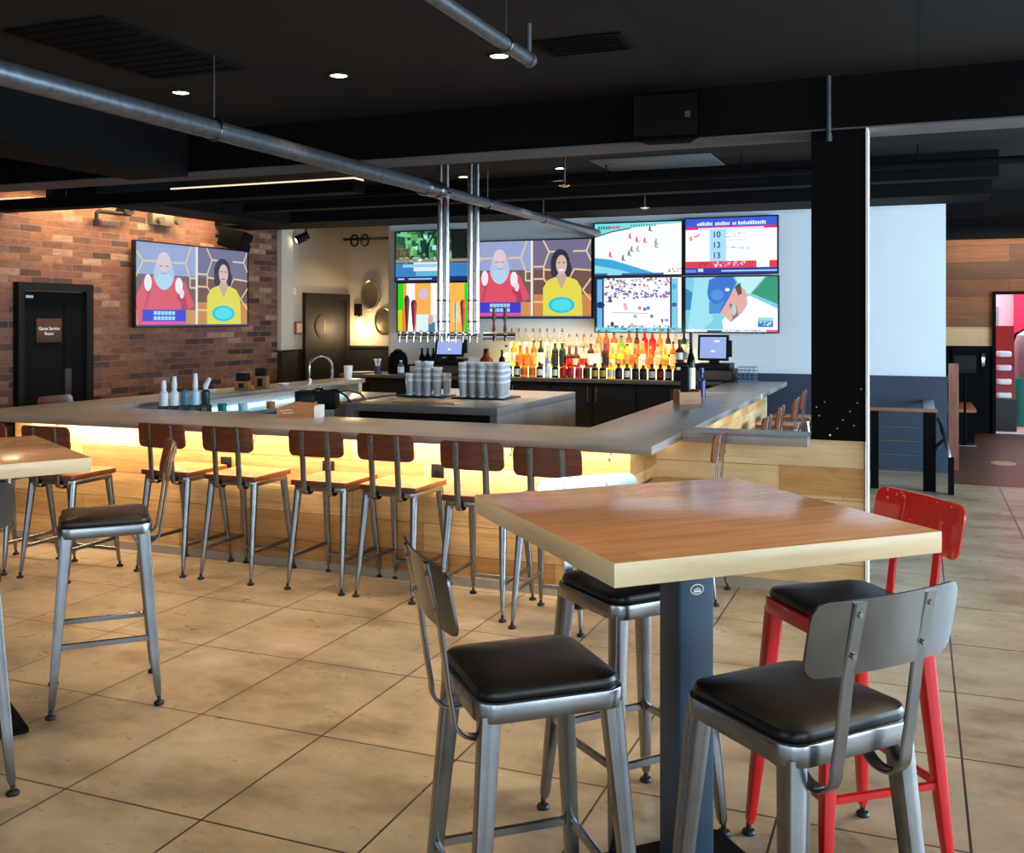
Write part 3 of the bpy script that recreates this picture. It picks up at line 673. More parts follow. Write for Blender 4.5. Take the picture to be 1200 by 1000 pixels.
def pic_score(p):
    p.rect(0, 0, 1, 1, (250, 250, 255)); p.rect(0, .84, 1, 1, (54, 90, 216)); p.rect(0, .8, 1, .85, (216, 30, 110)); p.rect(.14, .79, .86, .83, (248, 220, 244))
    for a, c in ((.13, .3), (.33, .49), (.52, .56), (.58, .88)):
        u = a
        while u < c: w_ = random.uniform(.014, .026); p.rect(u, .87, min(u + w_, c), .87 + random.uniform(.045, .07), (222, 232, 252)); u += w_ + .005
    p.rect(.27, .22, .45, .8, (170, 222, 248)); p.ell(.06, .64, .014, .045, (226, 150, 90)).ell(.12, .68, .03, .012, (230, 130, 70)).line([(.1, .66), (.16, .72)], .012, (228, 150, 90))
    p.text('10', .345, .70, .15, (20, 50, 110)).text('13', .345, .51, .15, (20, 50, 110)).text('13', .345, .32, .15, (20, 50, 110))
    for v in (.72, .66, .6): p.scatter(.43, v - .02, .66, v + .01, 9, [(150, 214, 216), (180, 226, 226)], .04, .02)
    p.scatter(.43, .43, .7, .48, 12, [(150, 214, 216), (180, 226, 226)], .04, .03)
    p.rect(0, .1, 1, .22, (226, 44, 66)); p.scatter(.3, .11, .66, .21, 40, [(250, 214, 236), (180, 60, 160), (240, 120, 160)], .025, .06).rect(.78, .1, .92, .24, (244, 250, 252)); p.scatter(.08, .11, .26, .2, 8, [(190, 24, 50)], .03, .07)
    p.rect(0, 0, 1, .1, (34, 34, 160)).rect(0, .02, .12, .075, (70, 150, 226)).rect(.14, .03, .2, .09, (180, 220, 250)).rect(.4, .03, 1, .055, (170, 214, 246))
def pic_court(p):
    p.rect(0, 0, 1, 1, (250, 250, 252)); p.scatter(.1, .6, .88, 1, 150, [(150, 120, 150), (90, 100, 170), (226, 190, 190), (190, 200, 226), (206, 80, 110), (246, 240, 246), (70, 70, 120)], .035, .05)
    p.scatter(.45, .62, .85, .72, 36, [(60, 90, 190), (90, 130, 214), (200, 90, 130)], .03, .05); p.scatter(.12, .5, .2, .66, 16, [(60, 80, 160), (90, 60, 110)], .03, .05)
    p.rect(.1, .1, .88, .55, (252, 251, 253)); p.line([(.2, .36), (.62, .34)], .006, (160, 180, 170))
    for u, v, c in ((.58, .42, (70, 120, 200)), (.62, .44, (70, 120, 200)), (.35, .5, (240, 170, 170)), (.36, .44, (240, 180, 180)), (.52, .44, (214, 130, 160)), (.47, .29, (160, 190, 190)), (.66, .29, (150, 120, 130))): p.rect(u - .018, v - .03, u + .018, v + .03, c)
    p.scatter(.74, .16, .86, .24, 16, [(60, 60, 90)], .012, .06); p.scatter(.12, .08, .86, .12, 40, [(70, 70, 110), (180, 120, 150), (110, 130, 190)], .03, .04); p.ell(.2, .14, .02, .05, (60, 60, 100)).ell(.43, .13, .02, .03, (200, 180, 200))
    p.rect(0, .0, .1, 1, (20, 40, 100)).rect(.02, .0, .08, .98, (110, 190, 226)).ell(.06, .5, .05, .06, (30, 50, 120)); p.rect(.87, .0, .89, 1, (24, 34, 80)).rect(.89, 0, .96, .98, (120, 200, 230)).ell(.92, .5, .03, .04, (40, 90, 150)).ell(.92, .83, .025, .05, (70, 170, 220))
    p.rect(0, 0, 1, .08, (80, 200, 214)).scatter(.25, .01, .95, .07, 34, [(30, 110, 170), (150, 226, 236)], .05, .03)
def pic_coach(p):
    p.rect(0, 0, 1, 1, (120, 206, 226)); p.put([(0, .4), (0, .8), (.1, .7), (.14, .55), (.08, .4)], (40, 130, 190)); p.put([(.1, 1), (.3, 1), (.3, .2), (.16, 0), (.02, 0)], (156, 224, 238)); p.put([(.72, .7), (.88, 1), (1, 1), (1, .5)], (36, 150, 110)); p.put([(.55, 1), (.86, 1), (.7, .68), (.6, .75)], (190, 238, 240))
    p.put([(.42, 0), (.4, .2), (.55, .55), (.7, .66), (1, .42), (1, 0)], (252, 252, 255))
    p.put([(.36, .36), (.42, .3), (.5, .18), (.62, .35), (.68, .5), (.66, .75), (.58, .86), (.5, .7)], (226, 170, 156)); p.put([(.48, .52), (.52, .25), (.5, .18), (.58, .3), (.56, .48)], (120, 112, 118)); p.ell(.53, .4, .03, .1, (200, 196, 200)); p.put([(.54, .82), (.6, .9), (.62, .7), (.58, .66)], (90, 66, 60))
    p.put([(.24, .72), (.26, .95), (.34, 1), (.52, 1), (.56, .9), (.48, .62), (.38, .34), (.26, .33), (.3, .52), (.26, .58)], (46, 110, 206)); p.put([(.26, .56), (.34, .5), (.44, .58), (.36, .34), (.26, .33)], (60, 140, 214)); p.ell(.35, .68, .07, .1, (70, 140, 226)); p.ell(.46, .77, .026, .03, (236, 244, 252))
    p.rect(.79, .2, .95, .26, (150, 220, 226)).rect(.79, .09, .95, .2, (36, 120, 200)).scatter(.8, .1, .94, .19, 14, [(210, 236, 250)], .02, .04); p.rect(0, 0, 1, .045, (222, 236, 246)).rect(.24, .0, .4, .03, (60, 80, 120)).rect(.88, 0, 1, .04, (236, 90, 120)); p.scatter(.44, 0, .85, .035, 20, [(110, 130, 160)], .02, .02)
def tv(label, cx, y, z, W, H, painter, rotz=0, x=None, bez=0.014):
    t = thing('television', label, 'television', (cx, y, z), rotz, 'televisions on the walls')
    b = MB(); b.xz(rrect(W, H, 0.008, n=3), 0.006, 0.05); b.xz([(-W / 2, -H / 2), (W / 2, -H / 2), (W / 2, -H / 2 + bez), (-W / 2, -H / 2 + bez)], -0.006, 0.006); b.xz([(-W / 2, H / 2 - bez), (W / 2, H / 2 - bez), (W / 2, H / 2), (-W / 2, H / 2)], -0.006, 0.006)
    b.xz([(-W / 2, -H / 2 + bez), (-W / 2 + bez, -H / 2 + bez), (-W / 2 + bez, H / 2 - bez), (-W / 2, H / 2 - bez)], -0.006, 0.006); b.xz([(W / 2 - bez, -H / 2 + bez), (W / 2, -H / 2 + bez), (W / 2, H / 2 - bez), (W / 2 - bez, H / 2 - bez)], -0.006, 0.006)
    obj('bezel', b, M_TVBLACK, t)
    p = Pic(W - 2 * bez, H - 2 * bez); painter(p)
    s = obj('screen', p.b, None, t, (0, 0.0058 + 0.0, 0))
    # keep the picture layers just behind the bezel lip
    k = max(1, p.k); s.scale = (1, min(1.0, 0.0115 / (0.0003 * k)), 1)
    b = MB(); b.box(-0.12, 0.12, 0.05, 0.098, -0.1, 0.1); obj('wall_mount', b, M_CABINET, t)
    return t
YT = 11.3
tv('television showing a forest stream, above the striped colourful screen', -5.63, YT, 2.387, 1.05, 0.65, pic_forest)
tv('television with orange, white and green stripes behind the beer taps', -5.61, YT, 1.743, 1.035, 0.64, pic_juice)
tv('wide television showing a red-clad man and smiling woman in yellow', -4.302, YT, 2.08, 1.53, 0.95, lambda p: pic_show(p, ((180, 150, 200), .08), True))
tv('television showing white ice hockey rink, above the crowd screen', -2.995, YT, 2.41, 1.055, 0.63, pic_hockey)
tv('television showing a bright court and seated crowd, above the bottles', -2.99, YT, 1.763, 1.043, 0.65, pic_court)
tv('television showing score table with blue header and red band', -1.932, YT, 2.419, 1.037, 0.645, pic_score)
tv('television showing a bearded man in blue cap, above the register', -1.928, YT, 1.762, 1.044, 0.64, pic_coach)
tv('large television on the brick wall showing man and woman', -7.9, 9.63, 1.985, 2.0, 0.96, lambda p: pic_show(p, ((150, 180, 220), .15), False), PI / 2)

# ------------------------------------------------------------------ doors
t = struct('door_1', MB().yz([(7.13, 0), (7.2, 0), (7.2, 1.88), (7.98, 1.88), (7.98, 0), (8.07, 0), (8.07, 1.955), (7.13, 1.955)], -8.0, -7.93), mat('door_frame_black', rgb(22, 23, 24), 0.6, spec=0.2))
obj('door_leaf', MB().box(-7.995, -7.97, 7.2, 7.98, 0.01, 1.87), mat('door_black', rgb(14, 14, 14), 0.7, spec=0.12), t)
b = MB(); b.box(-7.972, -7.962, 7.37, 7.68, 1.37, 1.605, 0.002); s_ = obj('door_plaque', b, m_wood('plaque_wood', (66, 38, 20), (88, 52, 28), 0.4, (2, 2, 20)), t, label='brown plaque with pale lettering')
b = MB(); text_into(b, 'Game Service', 0.046, lambda x, y: (-7.9612, 7.525 + x, 1.505 + y)); text_into(b, 'Room', 0.046, lambda x, y: (-7.9612, 7.525 + x, 1.455 + y)); b.keep = True
obj('lettering', b, M_PAPER, s_)
b = MB()
for q in range(5): b.box(-7.971, -7.968, 7.25 + q * .018, 7.263 + q * .018, 1.805, 1.83)
obj('room_tag', b, M_PAPER, t)
b = MB(); b.box(-7.972, -7.955, 7.72, 7.8, 0.72, 1.1, 0.003); obj('push_plate', b, mat('dull_plate', rgb(70, 70, 72), 0.4, 0.6), t)
b = MB(); b.box(-7.972, -7.966, 7.715, 7.73, 1.1, 1.75); obj('panel_groove', b, M_BLACKSOFT, t)

t = struct('door_2', MB().yz([(12.0, 0), (12.1, 0), (12.1, 1.89), (13.1, 1.89), (13.1, 0), (13.19, 0), (13.19, 1.97), (12.0, 1.97)], -8.0, -7.95), M_WAINDARK)
obj('door_leaf', MB().box(-7.995, -7.975, 12.1, 13.1, 0, 1.89), mat('dark_brown_door', rgb(24, 20, 18), 0.6), t)
b = MB(); n = 28
for rr, y, m_ in ((1, 0.0, M_CABINET), (0.82, 0.003, mat('bronze_oval', rgb(60, 38, 26), 0.6))):
    b.m(m_); b.yz([(12.47 + 0.19 * rr * math.cos(2 * PI * i / n), 1.50 + 0.165 * rr * math.sin(2 * PI * i / n)) for i in range(n)], -7.974, -7.964 + y)
b.m(mat('amber_glow', rgb(130, 86, 48), 0.5)); b.yz([(12.50 + 0.022 * math.cos(2 * PI * i / n), 1.50 + 0.11 * math.sin(2 * PI * i / n)) for i in range(n)], -7.962, -7.957)
obj('oval_plaque', b, None, t)
# far black door in plank wall
t = struct('door_4', MB().box(0.45, 0.96, FY - 0.02, FY + 0.02, 0.0, 1.2), M_BLACK)
obj('door_handle', MB().box(0.83, 0.87, FY - 0.07, FY - 0.02, 0.93, 1.12, 0.004), M_CHROME, t)

# ------------------------------------------------------------------ brick wall fittings
t = thing('emergency_light', 'beige twin-head emergency light on the brick above the television', 'emergency light', (-8.0, 9.16, 2.72))
obj('housing', MB().box(0.0, 0.07, -0.22, 0.12, -0.065, 0.07, 0.008), mat('beige_plastic', rgb(92, 84, 70), 0.5), t)
for y in (-0.13, 0.17):
    b = MB(); b.cyl((0.06, y, 0.0), (0.13, y, -0.01), 0.03, 0.045, 14); obj('lamp_head', b, mat('beige_plastic_dark', rgb(90, 80, 66), 0.4), t)
t = thing('pipe_fitting', 'black bent pipe with joints fixed high on the brick wall', 'pipe', (-8.0, 8.35, 2.7))
b = MB(); b.tube([(0.1, -0.27, -0.12), (0.1, -0.27, 0.0), (0.1, -0.24, 0.02), (0.1, 0.2, 0.03), (0.1, 0.235, 0.05), (0.1, 0.24, 0.12)], 0.022, 10); obj('bent_pipe', b, M_CABINET, t)
b = MB(); b.cyl((0.1, -0.27, -0.13), (0.1, -0.27, -0.07), 0.034, n=10); b.cyl((0.0, 0.14, 0.06), (0.13, 0.14, 0.06), 0.04, n=10); obj('collar', b, M_CABINET, t)
def speaker(label, loc, rotz, w, h, d, tilt=0.0):
    t = thing('loudspeaker', label, 'loudspeaker', loc, rotz)
    M = Matrix.Rotation(tilt, 4, 'X')
    b = MB(); q = MB(); q.prism([(-w / 2, -d / 2), (w / 2, -d / 2), (w * 0.32, d / 2), (-w * 0.32, d / 2)], -h / 2, h / 2, 0.012); b.add(q, M); obj('cabinet', b, mat('speaker_black', rgb(4, 4, 4), 0.9, spec=0.05), t)
    b = MB(); q = MB(); q.box(-w / 2 + .02, w / 2 - .02, -d / 2 - 0.008, -d / 2, -h / 2 + .02, h / 2 - .02, 0.004); b.add(q, M); obj('grille', b, M_BLACKSOFT, t)
    b = MB(); q = MB(); q.box(w * .28, w * .36, -d / 2 - 0.012, -d / 2 - 0.008, -.02, .015); b.add(q, M); obj('badge', b, M_CHROME, t)
    b = MB(); b.tube([(0, d / 2 - .02, 0), (0, d / 2 + 0.07, 0.05)], 0.018, 8); obj('mounting_arm', b, M_BLACK, t)
    return t
s1 = speaker('black tilted loudspeaker on the brick above the television corner', (-7.72, 10.12, 2.57), PI / 2 + 0.45, 0.58, 0.23, 0.3, 0.25)
speaker('black loudspeaker hung on the big ceiling beam', (-1.39, 5.93, 2.8), 0.12, 0.41, 0.28, 0.2)

# corridor items
def tray(label, x, z, rx, rz):
    t = thing('wall_tray', label, 'wall tray', (x, 13.2, z), 0, 'metal trays on corridor end wall')
    def ring(s_, y): return [(rx * s_ * math.cos(2 * PI * i / 28), y, rz * s_ * math.sin(2 * PI * i / 28)) for i in range(28)]
    obj('rim', MB().grid([ring(1.0, 0), ring(1.0, -0.04), ring(0.94, -0.045), ring(0.84, -0.02)], True), M_PLATE, t)
    obj('dish', MB().grid([ring(0.84, -0.02), ring(0.5, -0.012), ring(0.02, -0.01)], True, True), mat('tray_face', (0.34, 0.27, 0.19, 1), 0.25, 0.9, noise=0.35, nscale=7), t)
tray('upper round metal tray above the glowing sconce', -7.59, 1.965, 0.155, 0.23)
tray('lower round metal tray beside the glowing sconce', -7.36, 1.57, 0.16, 0.21)
t = thing('wall_sconce', 'wall sconce with a glowing bulb below the metal tray', 'wall lamp', (-7.80, 13.2, 1.65))
obj('backplate', MB().box(-0.055, 0.055, -0.05, 0, 0.0, 0.18, 0.005), M_CABINET, t)
obj('arm', MB().tube([(0.03, -0.05, 0.06), (0.06, -0.11, 0.05), (0.08, -0.13, 0.0), (0.08, -0.13, -0.03)], 0.014, 8), M_CABINET, t)
obj('bulb', MB().lathe([(0.012, 0.0), (0.03, -0.03), (0.055, -0.08), (0.055, -0.12), (0.03, -0.155), (0.003, -0.165)], 16, (0.08, -0.13, -0.03)), M_BULB, t)
t = thing('wall_picture', 'small framed picture on the cream wall beside brown door', 'picture', (-8.0, 11.88, 1.475))
obj('frame', MB().box(0.0, 0.03, -0.085, 0.085, -0.09, 0.09, 0.004), M_RAILWOOD, t); obj('print', MB().box(0.03, 0.032, -0.06, 0.06, -0.065, 0.065), mat('cream_print', rgb(226, 200, 170), 0.6), t)
tag(obj('thermostat', MB().box(-8.0, -7.965, 11.72, 11.79, 1.93, 2.03, 0.006), M_WHITE), 'small white wall sensor above the small framed picture', 'sensor')
t = thing('track_spotlight', 'black spotlight shining at the corridor ceiling', 'spotlight', (-7.8, 11.75, 2.72))
obj('can', MB().cyl((0.08, -0.02, 0.03), (-0.06, -0.1, -0.05), 0.055, 0.065, 14), M_CABINET, t); obj('lens', MB().cyl((-0.062, -0.101, -0.051), (-0.064, -0.103, -0.053), 0.035, n=12), M_LAMP, t); obj('stem', MB().cyl((0.02, 0, 0.03), (0.02, 0, 0.28), 0.012, n=8), M_CABINET, t)
t = thing('ceiling_conduit', 'black conduit with round clamps above the metal trays', 'pipe', (-7.3, 12.6, 2.75))
obj('conduit', MB().cyl((-0.4, 0, 0), (0.95, 0, 0.0), 0.02, n=10), M_CABINET, t)
for x in (-0.22, -0.05): obj('clamp', MB().tube([(x + .06 * math.cos(a), 0, -.02 + .08 * math.sin(a)) for a in [2 * PI * k / 14 for k in range(15)]], 0.014, 6), M_CABINET, t)

# ------------------------------------------------------------------ ceiling things
def pipe(label, x, z, y0, y1, r, r2=None, ycoup=None, hangers=()):
    t = thing('sprinkler_pipe', label, 'pipe', (x, 0, z))
    if ycoup:
        obj('pipe_run', MB().cyl((0, y0, 0), (0, ycoup, 0), r, n=20), M_PIPE, t); obj('pipe_run', MB().cyl((0, ycoup, 0), (0, y1, 0), r2, n=20), M_PIPE, t)
        obj('coupling', MB().lathe([(r * 1.0, -0.14), (r * 1.25, -0.13), (r * 1.25, -0.02), (r * 1.05, -0.01), (r * 1.05, 0.05), (r * 1.3, 0.06), (r * 1.3, 0.12), (r2, 0.13)], 20).add(MB()) if False else MB().tube([(0, ycoup - .14, 0), (0, ycoup - .13, 0), (0, ycoup - .02, 0), (0, ycoup - .01, 0), (0, ycoup + .05, 0), (0, ycoup + .06, 0), (0, ycoup + .12, 0), (0, ycoup + .13, 0)], [r, r * 1.25, r * 1.25, r * 1.08, r * 1.08, r * 1.3, r * 1.3, r2], 20), M_DARKSTEEL, t)
        obj('clamp_bolt', MB().cyl((-r * 1.4, ycoup - .1, -r * .6), (-r * 1.4, ycoup + .0, -r * .6), 0.02, n=10).cyl((r * 1.3, ycoup + .07, -r * .6), (r * 1.3, ycoup + .14, -r * .6), 0.02, n=10), M_STEEL, t)
    else:
        obj('pipe_run', MB().cyl((0, y0, 0), (0, y1, 0), r, n=20), M_PIPE, t)
    for y in hangers:
        rr = (r2 if ycoup and y > ycoup else r) + 0.004
        h = obj('hanger_ring', MB().tube([(rr * math.cos(a), y, rr * math.sin(a)) for a in [2 * PI * k / 16 for k in range(17)]], 0.007, 6), M_DARKSTEEL, t)
        obj('hanger_rod', MB().cyl((0, y, rr), (0, y, 2.999 - z), 0.005, n=6), M_DARKSTEEL, h)
    return t
pipe('long galvanised pipe with coupling running over the bar ceiling', -3.45, 2.6, 0.6, 11.22, 0.052, 0.041, 6.95, (2.05, 4.35, 8.0, 9.4))
t = pipe('short galvanised pipe ending below the recessed lights', -1.6, 2.75, 0.6, 4.16, 0.029, hangers=(3.9,))
obj('end_cap', MB().cyl((0, 4.15, 0), (0, 4.185, 0), 0.034, n=16).cyl((0, 4.17, 0.0), (0, 4.17, 0.16), 0.012, n=10), M_PIPE, t)
t = thing('ceiling_rod', 'slim vertical rod standing against the black column top', 'pipe', (-0.475, 6.05, 2.62))
obj('rod', MB().cyl((0, 0, 0.03), (0, 0, 0.379), 0.014, n=10), M_PIPE, t); obj('end_fitting', MB().cyl((0, 0, 0.0), (0, 0, 0.04), 0.02, n=10), M_DARKSTEEL, t)
for x, y, l in ((-2.062, 4.936, 'recessed ceiling light under the short pipe end'), (-3.081, 4.989, 'recessed ceiling light midway between two other recessed lights'), (-4.216, 5.0, 'recessed ceiling light over the long pipe, farthest from short pipe'),
                (-3.071, 8.829, 'recessed ceiling light beside the dark skylight panel over bar'), (-4.142, 9.001, 'recessed ceiling light between the two tap tower posts')):
    t = thing('recessed_light', l, 'ceiling light', (x, y, CZ), 0, 'recessed ceiling lights')
    obj('trim_ring', MB().grid([[(r_ * math.cos(2 * PI * i / 20), r_ * math.sin(2 * PI * i / 20), z_) for i in range(20)] for r_, z_ in ((0.068, 0), (0.068, -0.006), (0.052, -0.008), (0.047, 0.0))], True), M_CABINET, t)
    obj('lens', MB().cyl((0, 0, -0.004), (0, 0, -0.001), 0.047, n=20), M_LAMP, t)
def vent(name, label, x0, x1, y0, y1, col, slats=6):
    t = thing(name, label, 'vent', ((x0 + x1) / 2, (y0 + y1) / 2, CZ)); w, d = x1 - x0, y1 - y0
    obj('frame', MB().box(-w / 2, w / 2, -d / 2, d / 2, -0.012, -0.002, 0.003), col, t)
    b = MB()
    for k in range(slats): y = -d / 2 + d * (k + .7) / (slats + .4); b.box(-w / 2 + .03, w / 2 - .03, y - .008, y + .008, -0.018, -0.012)
    if slats: obj('slats', b, M_BLACK, t)
vent('ceiling_vent', 'dark slatted ceiling vent between short pipe and beam speaker', -1.8, -1.34, 4.74, 5.04, M_DUCT)
vent('ceiling_vent', 'dark ceiling grille above the long pipe near the corner', -4.1, -3.48, 3.6, 4.65, M_BLACKSOFT, 10)
vent('ceiling_panel', 'blue grey skylight panel behind the big beam', -2.68, -1.62, 8.45, 9.15, mat('grey_blue_panel', rgb(84, 98, 108), 0.6), 0)  # skylight drawn as a closed blue grey plate
t = thing('linear_light', 'long black light bar with bright edge near brick wall', 'light bar', (-6.0, 6.95, 2.70))
obj('housing', MB().box(-1.98, 1.9, -0.09, 0.09, -0.1, 0.0), M_BLACK, t)
for x0, x1 in ((-1.97, -1.52), (0.1, 0.98), (1.0, 1.9)): obj('lens', MB().box(x0, x1, -0.085, 0.06, 0.0, 0.014), M_TUBE, t)
for x in (-1.2, 0.99):
    obj('hanger_rod', MB().cyl((x, 0.05, 0.0), (x, 0.05, 0.299), 0.006, n=6), M_DARKSTEEL, t)
t = thing('cable_tray', 'black ceiling conduit hung across the bar behind the beam', 'pipe', (-3.0, 8.72, 2.84))
obj('conduit', MB().cyl((-3.8, 0, 0), (5.5, 0, 0), 0.03, n=10), M_DUCT, t)
for x in (-1.9, 0.4, 1.6, 3.0): obj('hanger_rod', MB().cyl((x, 0, 0.03), (x, 0, 0.159), 0.008, n=6), M_DUCT, t)
for x, y, l in ((-2.75, 8.0, 'small sprinkler head on stem over the long pipe'), (-2.55, 9.9, 'small sprinkler head in front of the hockey television')):
    t = thing('ceiling_sprinkler', l, 'sprinkler', (x, y, 2.72), 0, 'ceiling sprinkler heads')
    obj('stem', MB().cyl((0, 0, 0.02), (0, 0, 0.279), 0.01, n=8), M_DARKSTEEL, t); obj('deflector', MB().lathe([(0.004, 0.02), (0.03, 0.016), (0.05, 0.0), (0.02, -0.012), (0.003, -0.015)], 12), M_CHROME, t)

# ------------------------------------------------------------------ back bar
t = thing('back_bar', 'black back bar cabinets with dark counter under the bottles', 'cabinet', (0, 0, 0))
obj('countertop', MB().box(-6.6, -1.92, 10.7, 11.36, ZC - 0.04, ZC, 0.004), m_stone('dark_counter', (74, 68, 62), (92, 86, 78), 0.3), t)
b = MB(); b.box(-6.2, -1.95, 10.76, 11.36, 0.0, ZC - 0.04); obj('cabinet_body', b, M_CABINET, t)
obj('end_panel', MB().box(-6.58, -6.40, 10.74, 11.36, 0, ZC - 0.04), M_WOODBOX, t, label='brown wooden end panel')
xs = [-4.86, -4.36, -3.86, -3.36, -2.86, -2.42]
for i in range(5):
    d_ = obj('cabinet_door', MB().box(xs[i] + .01, xs[i + 1] - .01, 10.742, 10.76, 0.1, ZC - 0.06, 0.003), M_CABINET, t)
    hx = xs[i + 1] - 0.05 if i % 2 == 0 else xs[i] + 0.05
    obj('door_handle', MB().tube([(hx, 10.742, 0.85), (hx, 10.715, 0.845), (hx, 10.715, 0.69), (hx, 10.742, 0.685)], 0.006, 8), M_CHROME, d_)
t = thing('liquor_ledge', 'glowing stepped ledge holding the back bar liquor bottles', 'shelf', (0, 0, 0))
obj('lower_step', MB().box(-4.62, -2.36, 11.02, 11.34, ZC, ZC + 0.11, 0.002), M_LEDGE, t); obj('upper_step', MB().box(-4.62, -2.36, 11.16, 11.34, ZC + 0.11, ZC + 0.23, 0.002), M_LEDGE, t)

BCOL = {'amber': (rgb(206, 112, 30), .55), 'golden': (rgb(240, 176, 50), .6), 'clear': (rgb(240, 240, 236), .85), 'dark green': (rgb(24, 48, 30), .2), 'yellow': (rgb(240, 220, 70), .5), 'brown': (rgb(96, 46, 20), .3), 'black': (rgb(20, 18, 18), .0), 'red': (rgb(190, 24, 28), .2), 'pale blue': (rgb(140, 190, 236), .5), 'lime green': (rgb(150, 190, 40), .4), 'pink': (rgb(226, 60, 110), .2), 'orange': (rgb(226, 110, 40), .4), 'peach': (rgb(240, 196, 158), .6)}
LCOL = {'white': rgb(236, 230, 220), 'cream': rgb(230, 208, 160), 'black': rgb(26, 24, 24), 'red': rgb(180, 40, 40), 'gold': rgb(200, 150, 70), 'orange': rgb(224, 120, 50)}
CAPC = {'black': rgb(18, 18, 20), 'gold': rgb(190, 140, 60), 'red': rgb(170, 30, 30), 'white': rgb(226, 224, 220), 'brown': rgb(90, 54, 30)}
_bp = {}
def bottle_meshes(shape, col, lab, cap):
    H, R, sh = {'tall': (0.31, 0.036, .62), 'round': (0.25, 0.045, .5), 'square': (0.28, 0.040, .66), 'slim': (0.335, 0.031, .55), 'short': (0.17, 0.042, .62)}[shape]
    k = ('g', shape, col)
    if k not in _bp:
        c, tr = BCOL[col]; m_ = mat('bottle_' + col.replace(' ', '_'), c, 0.12, trans=tr, ior=1.25, noise=0.04)
        prof = [(0.001, 0), (R * .95, 0), (R, .008), (R, H * sh), (R * .85, H * (sh + .07)), (R * .42, H * (sh + .15)), (R * .36, H * .92), (R * .40, H * .925), (R * .40, H * .94), (0.001, H * .94)]
        b = MB(); b.lathe(prof, 4 if shape == 'square' and False else 12, cap=False); _bp[k] = b.mesh('bottle', m_)
    k2 = ('l', shape, lab)
    if k2 not in _bp:
        b = MB(); b.lathe([(R * 1.02, H * .12), (R * 1.02, H * (sh - .08))], 12, cap=False); _bp[k2] = b.mesh('paper_label', mat('bottle_label_' + lab, LCOL[lab], 0.6, noise=0.3, nscale=60))
    k3 = ('c', shape, cap)
    if k3 not in _bp:
        b = MB()
        if cap == 'pourer': b.lathe([(.009, H * .94), (.013, H * .95), (.013, H * .985), (.006, H * .99), (.006, H * 1.08), (.001, H * 1.08)], 8)
        else: b.lathe([(R * .42, H * .91), (R * .42, H * 1.0), (.001, H * 1.0)], 10)
        _bp[k3] = b.mesh('cap', mat('pour_spout', rgb(24, 22, 22), 0.3) if cap == 'pourer' else mat('cap_' + cap, CAPC[cap], 0.4))
    return _bp[k], _bp[k2], _bp[k3]
ORD = ['first', 'second', 'third', 'fourth', 'fifth', 'sixth', 'seventh', 'eighth', 'ninth', 'tenth', 'eleventh', 'twelfth', 'thirteenth', 'fourteenth', 'fifteenth', 'sixteenth', 'seventeenth', 'eighteenth', 'nineteenth', 'twentieth', 'twenty-first', 'twenty-second', 'twenty-third', 'twenty-fourth', 'twenty-fifth', 'twenty-sixth', 'twenty-seventh', 'twenty-eighth']
def bottle(shape, col, lab, cap, loc, label, group, cat='bottle'):
    g, l, c = bottle_meshes(shape, col, lab, cap)
    o = obj('liquor_bottle', g, None, None, loc, random.uniform(0, 6)); tag(o, label, cat, group)
    obj('paper_label', l, None, o); obj('cap', c, None, o); return o
bottom = [('tall', 'black', 'white', 'black'), ('short', 'dark green', 'white', 'black'), ('short', 'black', 'white', 'black'), ('short', 'amber', 'orange', 'gold'), ('short', 'amber', 'orange', 'gold'), ('short', 'black', 'white', 'black'), ('slim', 'pale blue', 'white', 'white'), ('short', 'black', 'white', 'black'), ('short', 'red', 'red', 'red'), ('short', 'red', 'red', 'red'), ('short', 'pink', 'red', 'red'), ('short', 'brown', 'black', 'black'), ('short', 'black', 'gold', 'black'), ('short', 'black', 'gold', 'black'), ('short', 'golden', 'white', 'gold'), ('short', 'black', 'black', 'black'), ('short', 'black', 'white', 'black'), ('short', 'black', 'black', 'black'), ('short', 'black', 'black', 'white'), ('short', 'black', 'white', 'black'), ('short', 'black', 'red', 'black'), ('short', 'black', 'white', 'white'), ('short', 'black', 'black', 'black')]
middle = [('round', 'clear', 'cream', 'black'), ('tall', 'golden', 'cream', 'gold'), ('round', 'amber', 'orange', 'brown'), ('round', 'amber', 'orange', 'gold'), ('tall', 'amber', 'gold', 'black'), ('tall', 'dark green', 'white', 'black'), ('round', 'golden', 'cream', 'gold'), ('square', 'dark green', 'black', 'black'), ('square', 'dark green', 'black', 'black'), ('round', 'brown', 'red', 'red'), ('round', 'brown', 'cream', 'brown'), ('round', 'peach', 'red', 'brown'), ('square', 'brown', 'white', 'black'), ('tall', 'peach', 'white', 'brown'), ('square', 'brown', 'black', 'black'), ('round', 'golden', 'cream', 'gold'), ('round', 'yellow', 'gold', 'gold'), ('square', 'yellow', 'gold', 'black'), ('round', 'orange', 'orange', 'gold'), ('tall', 'golden', 'white', 'gold'), ('round', 'orange', 'orange', 'gold'), ('square', 'peach', 'cream', 'red'), ('round', 'golden', 'gold', 'gold'), ('tall', 'amber', 'cream', 'black'), ('square', 'golden', 'cream', 'white')]
